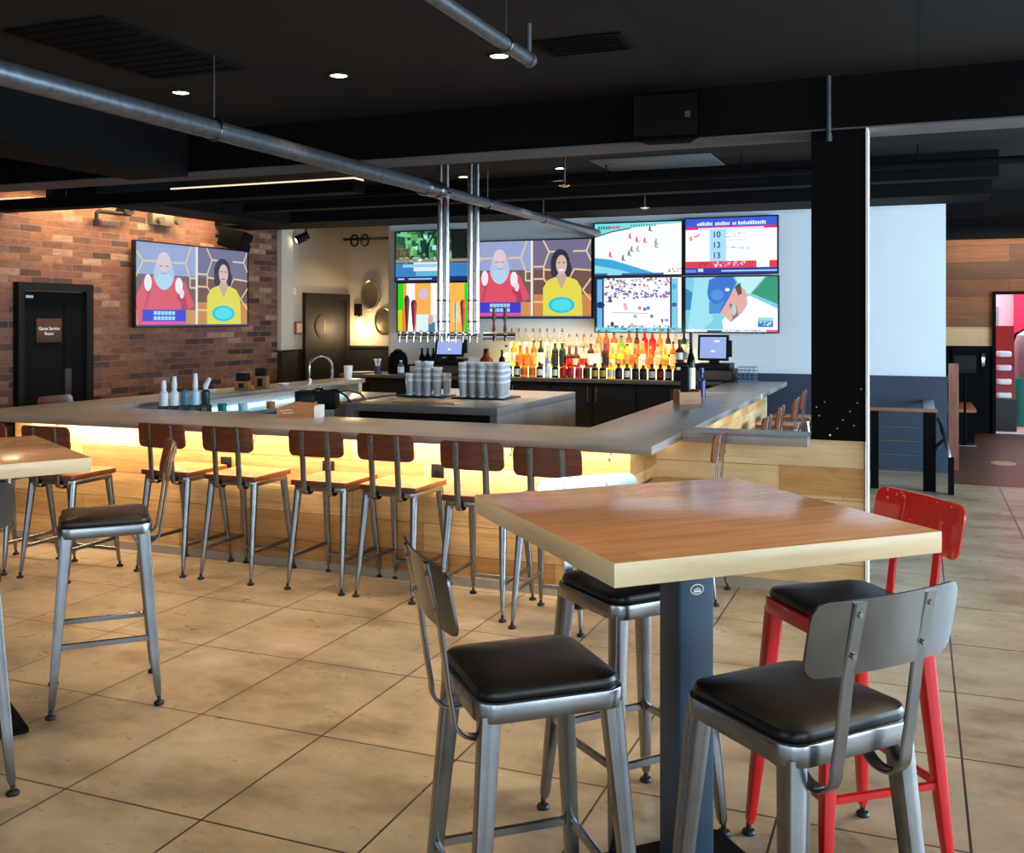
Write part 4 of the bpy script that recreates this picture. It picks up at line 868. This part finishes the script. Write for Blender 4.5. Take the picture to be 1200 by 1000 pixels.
upper = [('tall', 'clear', 'white', 'pourer'), ('tall', 'clear', 'cream', 'pourer'), ('tall', 'clear', 'white', 'pourer'), ('tall', 'clear', 'white', 'pourer'), ('tall', 'clear', 'cream', 'pourer'), ('tall', 'clear', 'white', 'pourer'), ('tall', 'clear', 'white', 'pourer'), ('tall', 'clear', 'cream', 'pourer'), ('round', 'clear', 'white', 'pourer'), ('round', 'clear', 'white', 'pourer'), ('round', 'peach', 'white', 'pourer'), ('round', 'clear', 'white', 'pourer'), ('tall', 'golden', 'orange', 'black'), ('tall', 'orange', 'red', 'black'), ('square', 'orange', 'cream', 'black'), ('round', 'lime green', 'gold', 'black'), ('tall', 'amber', 'cream', 'black'), ('slim', 'brown', 'orange', 'black'), ('tall', 'red', 'red', 'red'), ('square', 'red', 'red', 'red'), ('slim', 'golden', 'gold', 'gold'), ('slim', 'brown', 'cream', 'black'), ('slim', 'peach', 'white', 'gold'), ('slim', 'dark green', 'cream', 'black')]
for row, y, z, nm_, shelf in ((bottom, 10.93, ZC, 'lowest', 'bottles on the back bar counter'), (middle, 11.09, ZC + .11, 'middle', 'bottles on the middle liquor step'), (upper, 11.25, ZC + .23, 'top', 'bottles on the top liquor step')):
    n = len(row); x0, x1 = (-4.58, -2.40)
    for i, (s_, c_, l_, k_) in enumerate(row):
        x = x0 + (x1 - x0) * (i + .5) / n + random.uniform(-.004, .004)
        bottle(s_, c_, l_, k_, (x, y, z), f'{c_} {s_} bottle with {k_} {"" if k_ == "pourer" else "cap"}'.strip() + f', {ORD[i]} from the tap tower on the {nm_} row', shelf)

# glass stacks on the island
GL = MB()
GL.m(M_GLASS).lathe([(0.031, 0.014), (0.0315, 0.03), (0.0395, 0.126)], 18, cap=False).lathe([(0.0385, 0.126), (0.030, 0.02), (0.001, 0.018)], 18, cap=False)
GL.m(mat('thick_glass', (0.95, 0.975, 1.0, 1), 0.15, trans=0.25, ior=1.3, noise=0.01)).lathe([(0.001, 0.0), (0.030, 0.0), (0.031, 0.014)], 18, cap=False).lathe([(0.0395, 0.126), (0.0435, 0.145), (0.043, 0.148), (0.042, 0.148), (0.0385, 0.126)], 18, cap=False)
GL = GL.mesh('pint_glass')
def stacks(cols, who, z):
    for i, (x, y, n) in enumerate(cols):
        for k in range(n):
            o = obj('pint_glass', GL, None, None, (x, y, z + k * 0.052), random.uniform(0, 6))
            pos = 'only glass' if n == 1 else ('bottom glass' if k == 0 else 'top glass' if k == n - 1 else f'{ORD[k]} glass up')
            tag(o, f'{pos} of the {ORD[i]} stacked column in the {who}', 'glass', f'pint glasses in the {who}')
stackR, stackL = [], []
bx, by = -3.73, 8.1
for r_ in range(3):
    for q in range(5):
        stackR.append((bx + q * 0.089 - r_ * 0.01, by + r_ * 0.089 + (q % 2) * 0.012, 4))
for q, n_ in ((0, 2), (1, 4), (2, 4), (3, 3)): stackL.append((-4.27 + q * 0.089, 8.12 + (q % 2) * 0.01, n_))
for q, n_ in ((0, 1), (1, 3), (2, 4), (3, 3), (4, 2)): stackL.append((-4.30 + q * 0.089, 8.215, n_))
t_ = MB(); t_.rbox(0.52, 0.40, 0.03, 0.9, 0.912, 0.003, -3.55, 8.2); tag(obj('bar_mat', t_, M_RUBBER), 'black rubber mat under the dense block of stacked glasses', 'mat')
t_ = MB(); t_.rbox(0.48, 0.30, 0.03, 0.9, 0.912, 0.003, -4.13, 8.17); tag(obj('bar_mat', t_, M_RUBBER), 'black rubber mat under the stepped pyramid of glasses', 'mat')
stacks(stackR, 'dense clear glass block', 0.912); stacks(stackL, 'stepped clear glass pyramid', 0.912)

# tap tower hung from the ceiling
t = thing('tap_tower', 'chrome beer tap tower hanging from ceiling on two posts', 'beer tap tower', (-3.885, 8.262, 1.44))
ax = Vector((0.927, 0.374, 0)); ax = Vector((0.95, 0.31, 0)).normalized()
def T(u, f=0.0, z=0.0): v = ax * u + Vector((ax.y, -ax.x, 0)) * f; return (v.x, v.y, z)
obj('manifold', MB().cyl(T(-.52), T(.20), 0.024, n=14), M_TAPSTEEL, t); obj('manifold', MB().cyl(T(.26), T(.55), 0.042, n=16), M_TAPSTEEL, t)
for u, lw in ((-.105, -0.04), (.17, 0.0)):
    for o_ in (-.029, .029): obj('post', MB().cyl(T(u + o_, 0, lw), T(u + o_, 0, 1.559), 0.0275, n=16), M_TAPSTEEL, t)
    obj('clamp_ring', MB().cyl(T(u - .029, 0, .13), T(u - .029, 0, .145), 0.031, n=14).cyl(T(u + .029, 0, .13), T(u + .029, 0, .145), 0.031, n=14).cyl(T(u - .029, 0, .32), T(u - .029, 0, .335), 0.031, n=14).cyl(T(u + .029, 0, .32), T(u + .029, 0, .335), 0.031, n=14), M_DARKSTEEL, t)
hand = {1: (rgb(110, 50, 56), .36, .02), 2: (rgb(180, 30, 44), .32, .024), 8: (rgb(236, 232, 230), .30, .012), 9: (rgb(226, 78, 40), .32, .024)}
for i in range(12):
    u = -.49 + i * 0.0635
    if u > .22: u += .08
    f = obj('faucet', MB().tube([T(u, .02, 0), T(u, .07, .01), T(u, .095, 0), T(u, .10, -.05)], [.013, .012, .012, .009], 8), M_TAPSTEEL, t)
    obj('collar', MB().lathe([(.011, 0), (.016, .005), (.011, .03), (.013, .04), (.001, .045)], 8, T(u, .07, .012)), M_TAPSTEEL, f)
    h = hand.get(i)
    if h:
        c_, L, R = h
        nm = 'handle_%d' % i
        obj('tap_handle', MB().lathe([(.006, .04), (.008, .06), (R * .6, L * .35), (R, L * .75), (R * 1.15, L * .9), (R * .6, L), (.001, L)], 10, T(u, .07, .012)), mat('tap_handle_%s' % ['dark_red', 'crimson', 'white', 'orange'][(1, 2, 8, 9).index(i)], c_, 0.35), f)
for u in (.36, .46):
    f = obj('faucet', MB().tube([T(u, .03, 0), T(u, .08, .01), T(u, .105, -.04)], [.013, .012, .009], 8), M_TAPSTEEL, t)
    obj('tap_handle', MB().lathe([(.006, .03), (.018, .05), (.010, .12), (.02, .16), (.012, .22), (.017, .25), (.001, .27)], 10, T(u, .08, .01)), mat('tap_handle_bronze', rgb(110, 56, 30), 0.3), f)

# POS terminals
def terminal(label, loc, rz, w, h, tilt):
    t = thing('register_terminal', label, 'cash register', loc, rz, 'touch screen registers on the back bar')
    M = Matrix.Translation((0, 0, 0.22 + h / 2)) @ Matrix.Rotation(-tilt, 4, 'X')
    q = MB(); q.box(-w / 2, w / 2, 0, 0.04, -h / 2, h / 2, 0.006); obj('monitor', MB().add(q, M), M_CABINET, t)
    q = MB(); q.m(emis((150, 170, 226), 1.1)); q.box(-w / 2 + .025, w / 2 - .025, -0.002, 0.001, -h / 2 + .025, h / 2 - .025); q.m(emis((226, 236, 252), 1.1)); q.box(-.02, .02, -.004, -.002, -.05, -.03).box(.01, .07, -.004, -.002, .06, .08); obj('screen', MB().add(q, M), None, t)
    obj('neck', MB().box(-.05, .05, 0.04, .11, .15, .34, .006), M_CABINET, t); obj('base', MB().box(-w / 2 - .02, w / 2 + .02, -.06, .26, .13, .19, .008), M_CABINET, t)
    o = obj('cash_drawer', MB().box(-w / 2 - .06, w / 2 + .06, -.08, .28, 0, .13, .006), M_CABINET, t); obj('drawer_front', MB().box(-w / 2 - .05, w / 2 + .05, -.086, -.08, .015, .115, .002), mat('drawer_tan', rgb(84, 66, 54), 0.4), o)
    obj('card_reader', MB().box(w / 2, w / 2 + .035, -.01, .03, .26, .44, .004), M_CABINET, t)
terminal('touch screen register at the counter end under coach television', (-2.055, 10.92, ZC), 0.0, 0.33, 0.28, 0.12)
terminal('touch screen register glowing blue under the beer taps', (-5.22, 10.95, ZC), 0.12, 0.36, 0.25, 0.25)
t = thing('wire_basket', 'blue grey wire basket beside the register at counter end', 'basket', (-1.68, 10.85, ZC))
b = MB()
for k in range(5): b.tube([(-.09, -.09, .02 + k * .035), (.09, -.09, .02 + k * .035), (.09, .09, .02 + k * .035), (-.09, .09, .02 + k * .035), (-.09, -.09, .02 + k * .035)], .003, 6)
for x in (-.09, -.045, 0, .045, .09):
    for y in (-.09, .09): b.tube([(x, y, .003), (x, y, .16)], .003, 6)
obj('wire_frame', b, mat('blue_wire', rgb(60, 96, 120), 0.4), t)
obj('base', MB().box(-.09, .09, -.09, .09, 0, .006), M_STEEL, t)
# things between bottles and register
t = thing('receipt_printer', 'black receipt printer stacked beside the register under crowd television', 'printer', (-2.36, 10.86, ZC))
obj('body', MB().box(-.075, .075, -.1, .1, 0, .2, .01), M_CABINET, t); obj('paper_slot', MB().box(-.06, .06, -.102, -.098, .12, .15), M_PAPER, t)
for i, (x, c_) in enumerate(((-2.43, 'brown'), (-2.335, 'clear'))):
    bottle('round', c_, 'white', 'brown' if i == 0 else 'gold', (x + .025, 10.86, ZC + .2), ['brown round bottle on top of the receipt printer', 'clear round bottle on top of the receipt printer'][i], 'bottles on the receipt printer')
# objects on the back bar beneath the forest television
t = thing('coffee_urn', 'black domed urn at the corridor end of back bar', 'urn', (-5.96, 11.02, ZC))
obj('body', MB().lathe([(.001, 0), (.12, 0), (.125, .06), (.12, .19), (.09, .25), (.04, .28), (.001, .285)], 18), M_BLACK, t); obj('lid', MB().lathe([(.05, .27), (.055, .285), (.02, .30), (.001, .305)], 14), M_CABINET, t)
t = thing('napkin_box', 'black napkin box beside the domed urn on back bar', 'box', (-5.66, 10.95, ZC)); obj('box', MB().box(-.1, .1, -.09, .09, 0, .12, .008), M_CABINET, t); obj('napkins', MB().box(-.05, .05, -.092, -.088, .03, .1), M_PAPER, t)
for i, x in enumerate((-5.74, -5.66, -5.58, -5.50)):
    bottle('tall', 'black', 'black', 'black', (x, 11.24, ZC + .0), f'black bottle behind the napkin box, {ORD[i]} from the corridor', 'black bottles under the striped screen')
for i, x in enumerate((-5.80, -5.545)):
    bottle('short', 'clear', 'white', 'white', (x, 10.80, ZC), f'small clear jar beside the napkin box, {ORD[i]} from the corridor', 'small jars on the back bar', 'jar')
t = thing('brandy_snifter', 'amber round decanter behind the dense block of glasses', 'decanter', (-4.72, 10.9, ZC))
obj('bowl', MB().lathe([(.001, 0), (.05, 0), (.09, .06), (.1, .12), (.08, .19), (.04, .23), (.035, .28), (.001, .28)], 16), mat('dark_amber_glass', rgb(150, 66, 20), 0.1, trans=.5, ior=1.25), t); obj('stopper', MB().lathe([(.03, .28), (.035, .31), (.001, .33)], 12), M_CABINET, t)
tag(obj('menu_card', MB().add(MB().box(-.075, .075, -.003, .003, 0, .22), Matrix.Translation((-4.87, 10.84, ZC)) @ Matrix.Rotation(.12, 4, 'Y')), M_PAPER), 'white menu card leaning behind the stacked glasses', 'menu')
tag(obj('white_plate', MB().lathe([(.001, 0), (.09, 0), (.15, .012), (.15, .016), (.001, .008)], 20, (-6.38, 10.9, ZC)), M_PAPER), 'white plate on the corridor end of the back bar', 'plate')
t = thing('utensil_cup', 'dark cup holding white utensils at back bar end', 'cup', (-6.12, 10.8, ZC)); obj('cup', MB().lathe([(.001, 0), (.04, 0), (.045, .1), (.04, .1), (.036, .01), (.001, .01)], 14, cap=False), mat('blue_cup', rgb(60, 66, 90), 0.3), t)
for k in range(4): obj('utensil', MB().tube([(.01 * math.cos(k * 1.6), .01 * math.sin(k * 1.6), .02), (.035 * math.cos(k * 1.6), .03 * math.sin(k * 1.6), .16), (.045 * math.cos(k * 1.6), .04 * math.sin(k * 1.6), .18)], [.006, .006, .014], 8), M_PAPER, t)
# glowing blue tall bottle and single beer bottle in the right wing caddy
t = thing('table_caddy', 'wooden condiment caddy with a black insert on the far wing', 'caddy', (-1.70, 7.93, ZC), DEG(35))
obj('tray', MB().box(-.09, .09, -.07, .07, 0, .012).box(-.09, .09, -.07, -.06, .012, .095).box(-.09, .09, .06, .07, .012, .11).box(-.09, -.08, -.06, .06, .012, .11).box(.08, .09, -.06, .06, .012, .11), M_WOODBOX, t)
tag(obj('menu_holder', MB().box(-1.745, -1.685, 7.90, 7.96, ZC + .014, ZC + .30, .008), M_CABINET), 'black upright menu holder standing in the wooden caddy', 'menu holder')
b_ = bottle('slim', 'black', 'white', 'black', (-1.765, 8.40, ZC), 'tall dark beer bottle behind the wooden caddy on far wing', 'counter bottles')
for c in [b_] + list(b_.children): pass
b_.scale = (1.15, 1.15, 1.75 * 0.95)
tag(obj('spray_bottle', MB().lathe([(.001, 0), (.035, 0), (.035, .14), (.014, .17), (.014, .2), (.022, .21), (.02, .25), (.001, .25)], 14, (-1.72, 8.62, ZC)), mat('dark_blue_plastic', rgb(40, 40, 90), 0.3)), 'dark blue plastic bottle beside the tall beer bottle', 'bottle')
# front counter caddy
t = thing('napkin_caddy', 'curved wooden napkin caddy with white menus on the front counter', 'caddy', (-3.90, 5.83, ZC), DEG(20))
prof = [(-.15, 0), (.1, 0), (.1, .105), (0.02, .108), (-.06, .10), (-.12, .08), (-.15, .06)]
obj('side_panel', MB().xz(prof, -.06, -.05), M_WOODBOX, t); obj('side_panel', MB().xz(prof, .05, .06), M_WOODBOX, t)
obj('floor_panel', MB().box(-.15, .1, -.05, .05, 0, .012), M_WOODBOX, t); obj('divider', MB().box(-.008, .0, -.05, .05, .012, .1).box(.09, .1, -.05, .05, .012, .1), M_WOODBOX, t)
b = MB()
for x, z, r_ in ((-.11, .05, .02), (-.07, .055, .025), (-.09, .035, .022), (-.055, .035, .02)): b.xz([(x - r_, z - .004), (x + r_, z - .001), (x + r_, z + .002), (x - r_, z + .001)], -.0615, -.06)
obj('lettering', b, M_WHITE, t)
tag(obj('napkin_stack', MB().add(MB().box(.012, .082, -.045, .045, .012, .145, .004), Matrix.Translation((-3.90, 5.83, ZC)) @ Matrix.Rotation(DEG(20), 4, 'Z')), M_CABINET), 'black napkin stack in the curved wooden caddy', 'napkins')
tag(obj('menu_stack', MB().add(MB().box(.104, .150, -.06, .055, 0, .085, .002), Matrix.Translation((-3.90, 5.83, ZC)) @ Matrix.Rotation(DEG(20), 4, 'Z')), M_PAPER), 'white menus leaning on the curved wooden caddy', 'menus')
# left wing items
for (x, y, w, h, l) in ((-5.93, 7.90, .13, .085, 'low wooden caddy with black napkins beside the taller caddy'), (-5.90, 8.15, .12, .12, 'taller wooden caddy with black napkins near the faucet')):
    t = thing('napkin_caddy', l, 'caddy', (x, y, ZC), DEG(20), 'napkin caddies on the brick side wing')
    obj('box', MB().box(-w / 2, w / 2, -.06, .06, 0, h, .004), M_WOODBOX, t); obj('napkins', MB().box(-w / 2 + .012, w / 2 - .012, -.048, .048, h, h + .075, .004), M_CABINET, t)
    obj('opening', MB().box(-.025, .025, -.0615, -.06, .02, h - .02), M_CABINET, t)
for x, y, l in ((-6.02, 7.55, 'small white dish before the low wooden caddy'), (-5.92, 8.55, 'small white dish beyond the taller wooden caddy')):
    tag(obj('sauce_dish', MB().lathe([(.001, 0), (.04, 0), (.06, .022), (.056, .024), (.036, .006), (.001, .006)], 16, (x, y, ZC), cap=False), M_PAPER), l, 'dish', 'small dishes on the brick side wing')
t = thing('faucet', 'tall chrome gooseneck faucet at the end of brick side wing', 'faucet', (-6.0, 9.35, ZC), DEG(55))
pts = [(-.13, 0, 0), (-.13, 0, .14)] + [(-.13 + .13 - .13 * math.cos(a), 0, .14 + .13 * math.sin(a)) for a in [PI * k / 14 for k in range(1, 15)]] + [(.13, 0, .02)]
obj('spout', MB().tube(pts, .014, 10), M_CHROME, t); obj('spring', MB().tube([(.13, 0, .12), (.13, 0, .0)], .019, 10), M_CHROME, t); obj('base', MB().cyl((-.13, 0, 0), (-.13, 0, .03), .03, n=12), M_CHROME, t)
tag(obj('paper_cup', MB().lathe([(.001, 0), (.04, 0), (.05, .15), (.046, .15), (.037, .005), (.001, .005)], 16, (-5.9, 9.75, ZC), cap=False), M_PAPER), 'white paper cup beyond the chrome gooseneck faucet', 'cup')
tag(obj('end_block', MB().box(-6.05, -5.87, 9.925, 10.0, 0.0, ZC - .03, .004), M_CREAM), 'cream end post at the far end of brick side wing', 'post')
# pourer rack
t = thing('bottle_rack', 'black rail holding five white topped pourer bottles', 'rack', (-5.40, 6.45, 0.846), DEG(48))
obj('rail', MB().box(-.20, .20, -.045, .045, 0, .07, .004), M_RUBBER, t); obj('rail_knob', MB().cyl((-.13, -.046, .035), (-.13, -.056, .035), .022, n=12).cyl((-.04, -.046, .035), (-.04, -.056, .035), .022, n=12).cyl((.05, -.046, .035), (.05, -.056, .035), .022, n=12).cyl((.14, -.046, .035), (.14, -.056, .035), .022, n=12), M_CHROME, t)
for i, (u, h, top) in enumerate(((-.16, .17, 1), (-.08, .2, 1), (0, .15, 0), (.08, .22, 1), (.16, .18, 2))):
    p = Vector((-5.40, 6.45, 0.846)) + Vector((math.cos(DEG(48)) * u, math.sin(DEG(48)) * u, .0705))
    c_ = [M_PAPER, M_PAPER, mat('teal_bottle', rgb(70, 120, 130), .3), mat('light_bottle', rgb(190, 220, 236), .3), mat('navy_bottle', rgb(30, 44, 60), .3)][i]
    o = obj('pourer_bottle', MB().lathe([(.001, 0), (.032, 0), (.034, .02), (.034, .10), (.018, .12), (.001, .12)], 14), c_, None, p)
    tag(o, ['white', 'white', 'teal', 'pale blue', 'navy'][i] + ' mixer bottle in the black rail, ' + ['at the end by the cut-off table', 'second in line', 'the short one in the middle', 'tallest of five', 'with leaning spout'][i], 'bottle', 'mixer bottles in the rail')
    if top: obj('spout', MB().tube([(0, 0, .12), (0, 0, .15), (.02 * (top - 1) * 2, 0, h + .03)], [.018, .022, .016], 10), M_PAPER, o)
# dark soda machine, hoses
t = thing('soda_gun_station', 'black soda dispenser with coiled hose behind the front counter', 'soda dispenser', (-5.0, 7.7, 0.80), DEG(20))
obj('stand', MB().box(-.2, .2, -.12, .12, -.75, 0.0), M_STAINLESS, t); obj('body', MB().box(-.16, .2, -.1, .1, 0, .16, .01), M_CABINET, t)
obj('nozzle_knob', MB().lathe([(.001, .16), (.05, .16), (.055, .175), (.02, .19), (.02, .205), (.001, .21)], 14, (.05, -.06, 0)), M_CHROME, t)
obj('hose', MB().tube([(.1, -.08, .16), (.2, -.06, .17), (.3, -.1, .12), (.38, -.14, .03), (.42, -.16, -.05), (.44, -.17, -.15)], .011, 8), M_CABINET, t)
obj('hose', MB().tube([(.18, 0, .14), (.30, -.02, .17), (.42, -.06, .14), (.5, -.1, .05), (.5, -.12, -.06), (.44, -.14, -.15)], .013, 8), mat('tan_hose', rgb(150, 120, 100), .35), t)
for i, (x, y, c_, cl) in enumerate(((-5.36, 6.86, 'teal', rgb(30, 120, 120)), (-5.22, 6.95, 'pale', rgb(206, 220, 226)), (-5.12, 7.2, 'amber', rgb(200, 120, 60)))):
    tag(obj('bar_tin', MB().lathe([(.001, 0), (.035, 0), (.042, .06), (.038, .06), (.033, .006), (.001, .006)], 14, (x, y, .837), cap=False), mat('tin_' + c_, cl, .3)), c_ + ' small tin on the stainless bar station', 'tin', 'small tins on bar station')

# ------------------------------------------------------------------ far side: railing, post, sign stand, bench, pink room
t = thing('railing', 'low cable railing with wooden cap beside the white column edge', 'railing', (0, 0, 0))
obj('cap_rail', MB().box(-.47, .17, 10.08, 10.2, .735, .76, .004), M_RAILWOOD, t); obj('cap_rail', MB().box(.05, .15, 10.2, 11.36, .735, .76, .004), mat('blue_grey_cap', rgb(150, 164, 176), .4), t)
for x, w in ((-.38, .035), (.10, .055)): obj('rail_post', MB().box(x - w, x + w, 10.10, 10.17, 0, .735), M_BLACK, t)
for z in (.2, .33, .46, .59): obj('cable', MB().cyl((-.45, 10.135, z), (.14, 10.135, z), .005, n=6), M_CHROME, t)
t = thing('handrail', 'curved steel grab rail on a black bracket by the railing end', 'handrail', (.26, 10.02, 0))
obj('grab_rail', MB().tube([(-.09, .25, .66), (-.06, .15, .60), (-.03, .05, .50), (0, 0, .38), (.02, -.02, .22), (.02, -.02, .10)], .018, 10), M_STEEL, t); obj('bracket', MB().tube([(-.03, .06, .5), (-.10, .1, .42), (-.12, .1, .36)], .016, 8), M_CABINET, t); obj('rail_post', MB().box(-.005, .045, -.05, .01, 0, .34), M_BLACK, t)
tag(obj('wooden_post', MB().box(.30, .40, 11.62, 11.76, 0, 1.13, .004), M_POSTWOOD), 'square brown wooden post at the end of the slate wainscot', 'post')
t = thing('sign_stand', 'black sign on a thin pole stand before the dark door', 'sign stand', (.55, 13.9, 0))
obj('foot', MB().box(-.14, .13, -.1, .1, 0, .02, .004), M_DARKSTEEL, t); obj('pole', MB().cyl((0, 0, .02), (0, 0, .95), .016, n=10), M_BLACK, t); obj('sign_board', MB().box(-.13, .13, -.02, .02, .92, 1.14, .004), M_CABINET, t)
t = thing('bench', 'low bench with brown top by the dark wall', 'bench', (.50, 14.85, 0))
obj('seat', MB().box(-.22, .2, -.6, .7, .39, .43, .005), M_RAILWOOD, t)
for y in (-.55, .65): obj('leg', MB().box(-.2, .18, y - .03, y + .03, 0, .39), M_BLACK, t)
t = thing('display_rack', 'red display rack with white goods seen through far doorway', 'rack', (1.16, FY + .9, 0))
obj('side_panel', MB().yz([(-.2, 0), (.2, 0), (.2, 1.5), (0, 1.5), (-.2, .7)], -.15, .15), M_DISPRED, t)
for z in (.45, .65, .85, 1.05): obj('white_bag', MB().rbox(.2, .2, .06, z, z + .08, .02, 0, -.22), M_PAPER, t)
tag(obj('crate', MB().box(1.03, 1.3, FY + .32, FY + .58, 0, .46, .004), M_WAINDARK), 'dark crate at the foot of the red display rack', 'crate')
t = thing('prize_machine', 'rounded glass prize machine on teal base through the doorway', 'machine', (1.52, FY + 1.3, 0))
obj('base', MB().rbox(.4, .4, .1, 0, .72, .01), M_TEAL, t); obj('dome', MB().lathe([(.19, .72), (.2, .9), (.2, 1.2), (.15, 1.36), (.06, 1.43), (.001, 1.44)], 18), mat('smoked_glass', rgb(190, 200, 206), .1, trans=.3), t); obj('hoop', MB().tube([(-.2, -.02, .75), (-.21, -.02, 1.15), (-.15, -.02, 1.37), (0, -.02, 1.46), (.15, -.02, 1.37), (.21, -.02, 1.15), (.2, -.02, .75)], .025, 8), M_BLACK, t)
tag(obj('wall_poster', MB().box(1.08, 1.22, FY + 2.57, FY + 2.599, 1.3, 1.8), mat('grey_poster', rgb(120, 150, 160), .6)), 'grey poster on the pink wall past far doorway', 'poster')
tag(obj('floor_mark', MB().prism([(.88 + .13 * math.cos(2 * PI * k / 20), 12.4 + .17 * math.sin(2 * PI * k / 20)) for k in range(20)], 0.0, 0.002), mat('tan_sticker', rgb(214, 160, 124), .5)), 'round tan floor sticker on the dark wood floor', 'floor sticker')
tag(obj('floor_sticker', MB().prism([(.74 + .10 * math.cos(2 * PI * k / 20), 7.35 + .13 * math.sin(2 * PI * k / 20)) for k in range(20)], 0.0, 0.002), mat('pink_sticker', rgb(240, 214, 206), .5)), 'round pale floor sticker on the tiles by picture edge', 'floor sticker')

# ------------------------------------------------------------------ lights
def area(name, loc, rot, sx, sy, col, e, spread=PI):
    l = bpy.data.lights.new(name, 'AREA'); l.shape = 'RECTANGLE'; l.size = sx; l.size_y = sy; l.color = col; l.energy = e; l.spread = spread
    o = bpy.data.objects.new(name, l); o.location = loc; o.rotation_euler = rot; COL.objects.link(o); return o
def spot(name, loc, col, e, ang=95, rad=0.05, rot=(0, 0, 0)):
    l = bpy.data.lights.new(name, 'SPOT'); l.color = col; l.energy = e; l.spot_size = DEG(ang); l.spot_blend = 0.6; l.shadow_soft_size = rad
    o = bpy.data.objects.new(name, l); o.location = loc; o.rotation_euler = rot; COL.objects.link(o); return o
WARM = (1.0, 0.72, 0.42); WARM2 = (1.0, 0.80, 0.56); DAY = (0.66, 0.84, 1.0)
for x in (-5.25, -1.95, 1.35, 4.6): area('window_daylight_front', (x, -3.98, 1.65), (DEG(90), 0, 0), 2.5, 2.0, DAY, 48 if x < 0 else 105)
for y in (-1.2, 1.75, 4.75, 7.75, 10.75): area('window_daylight_right', (5.98, y, 1.6), (DEG(90), 0, DEG(90)), 2.4, 2.1, DAY if y < 7 else (.52, .76, 1), 130 if y < 4 else (340 if y < 7 else (760 if y < 9 else 330)))
for x, y in ((-2.062, 4.936), (-3.081, 4.989), (-4.216, 5.0), (-3.071, 8.829), (-4.142, 9.001)): spot('recessed_spot', (x, y, 2.98), WARM2, 85 if y < 7 else 330)
for x, y in ((-1.0, 2.2), (-3.0, 2.4), (-5.0, 2.8), (0.6, 4.0), (-6.5, 4.2)): spot('ceiling_spot', (x, y, 2.98), WARM2, 74, 110)
area('counter_led', (-3.72, 5.36, 0.868), (DEG(30), 0, 0), 4.6, 0.03, (1.0, 0.89, 0.70), 42)
area('counter_led_side', (-1.42, 8.3, 0.868), (0, 0, 0), 0.03, 4.6, (1.0, 0.8, 0.56), 3.5)
area('brick_wash', (-7.72, 9.2, 2.94), (0, DEG(-12), 0), 0.12, 4.2, (1, .77, .44), 125)
area('station_led', (-5.62, 7.6, 0.872), (0, DEG(-25), 0), 0.03, 3.2, (.34, .74, 1), 6.5)
area('back_bar_fill', (-3.5, 10.95, 1.44), (DEG(20), 0, 0), 2.2, 0.05, (1, .82, .55), 14)  # added fill light to brighten the bottles, no fixture there
l = bpy.data.lights.new('sconce_light', 'POINT'); l.energy = 14; l.color = (1, .75, .42); l.shadow_soft_size = .06; o = bpy.data.objects.new('sconce_light', l); o.location = (-7.7, 12.95, 1.45); COL.objects.link(o)
spot('corridor_spot', (-7.2, 12.3, 2.95), WARM2, 30, 120)
area('pink_room_light', (1.5, FY + 1.4, 2.58), (0, 0, 0), 1.6, 1.6, (1, .96, .96), 60)
area('plank_wash', (1.2, FY - .5, 2.7), (DEG(25), 0, 0), 1.8, 0.1, WARM, 24)
w = bpy.data.worlds.new('daylight'); sc.world = w; w.use_nodes = True
w.node_tree.nodes['Background'].inputs[0].default_value = (0.62, 0.78, 1, 1); w.node_tree.nodes['Background'].inputs[1].default_value = 0.6

# ------------------------------------------------------------------ camera
cam = bpy.data.cameras.new('camera'); cam.sensor_fit = 'HORIZONTAL'; cam.sensor_width = 36; cam.lens = 36 * 1180.5 / 1200
cam.shift_y = -(500 - 374) / 1200; cam.clip_start = 0.05
co = bpy.data.objects.new('camera', cam); co.location = (0, 0, 1.6); co.rotation_euler = (DEG(90), 0, 0.383); COL.objects.link(co); sc.camera = co
sc.view_settings.view_transform = 'Standard'; sc.view_settings.look = 'None'; sc.view_settings.exposure = 0; sc.view_settings.gamma = 1; sc.view_settings.use_curve_mapping = False
sc.cycles.use_denoising = True; sc.cycles.max_bounces = 8; sc.cycles.transmission_bounces = 6; sc.cycles.caustics_reflective = False; sc.cycles.caustics_refractive = False
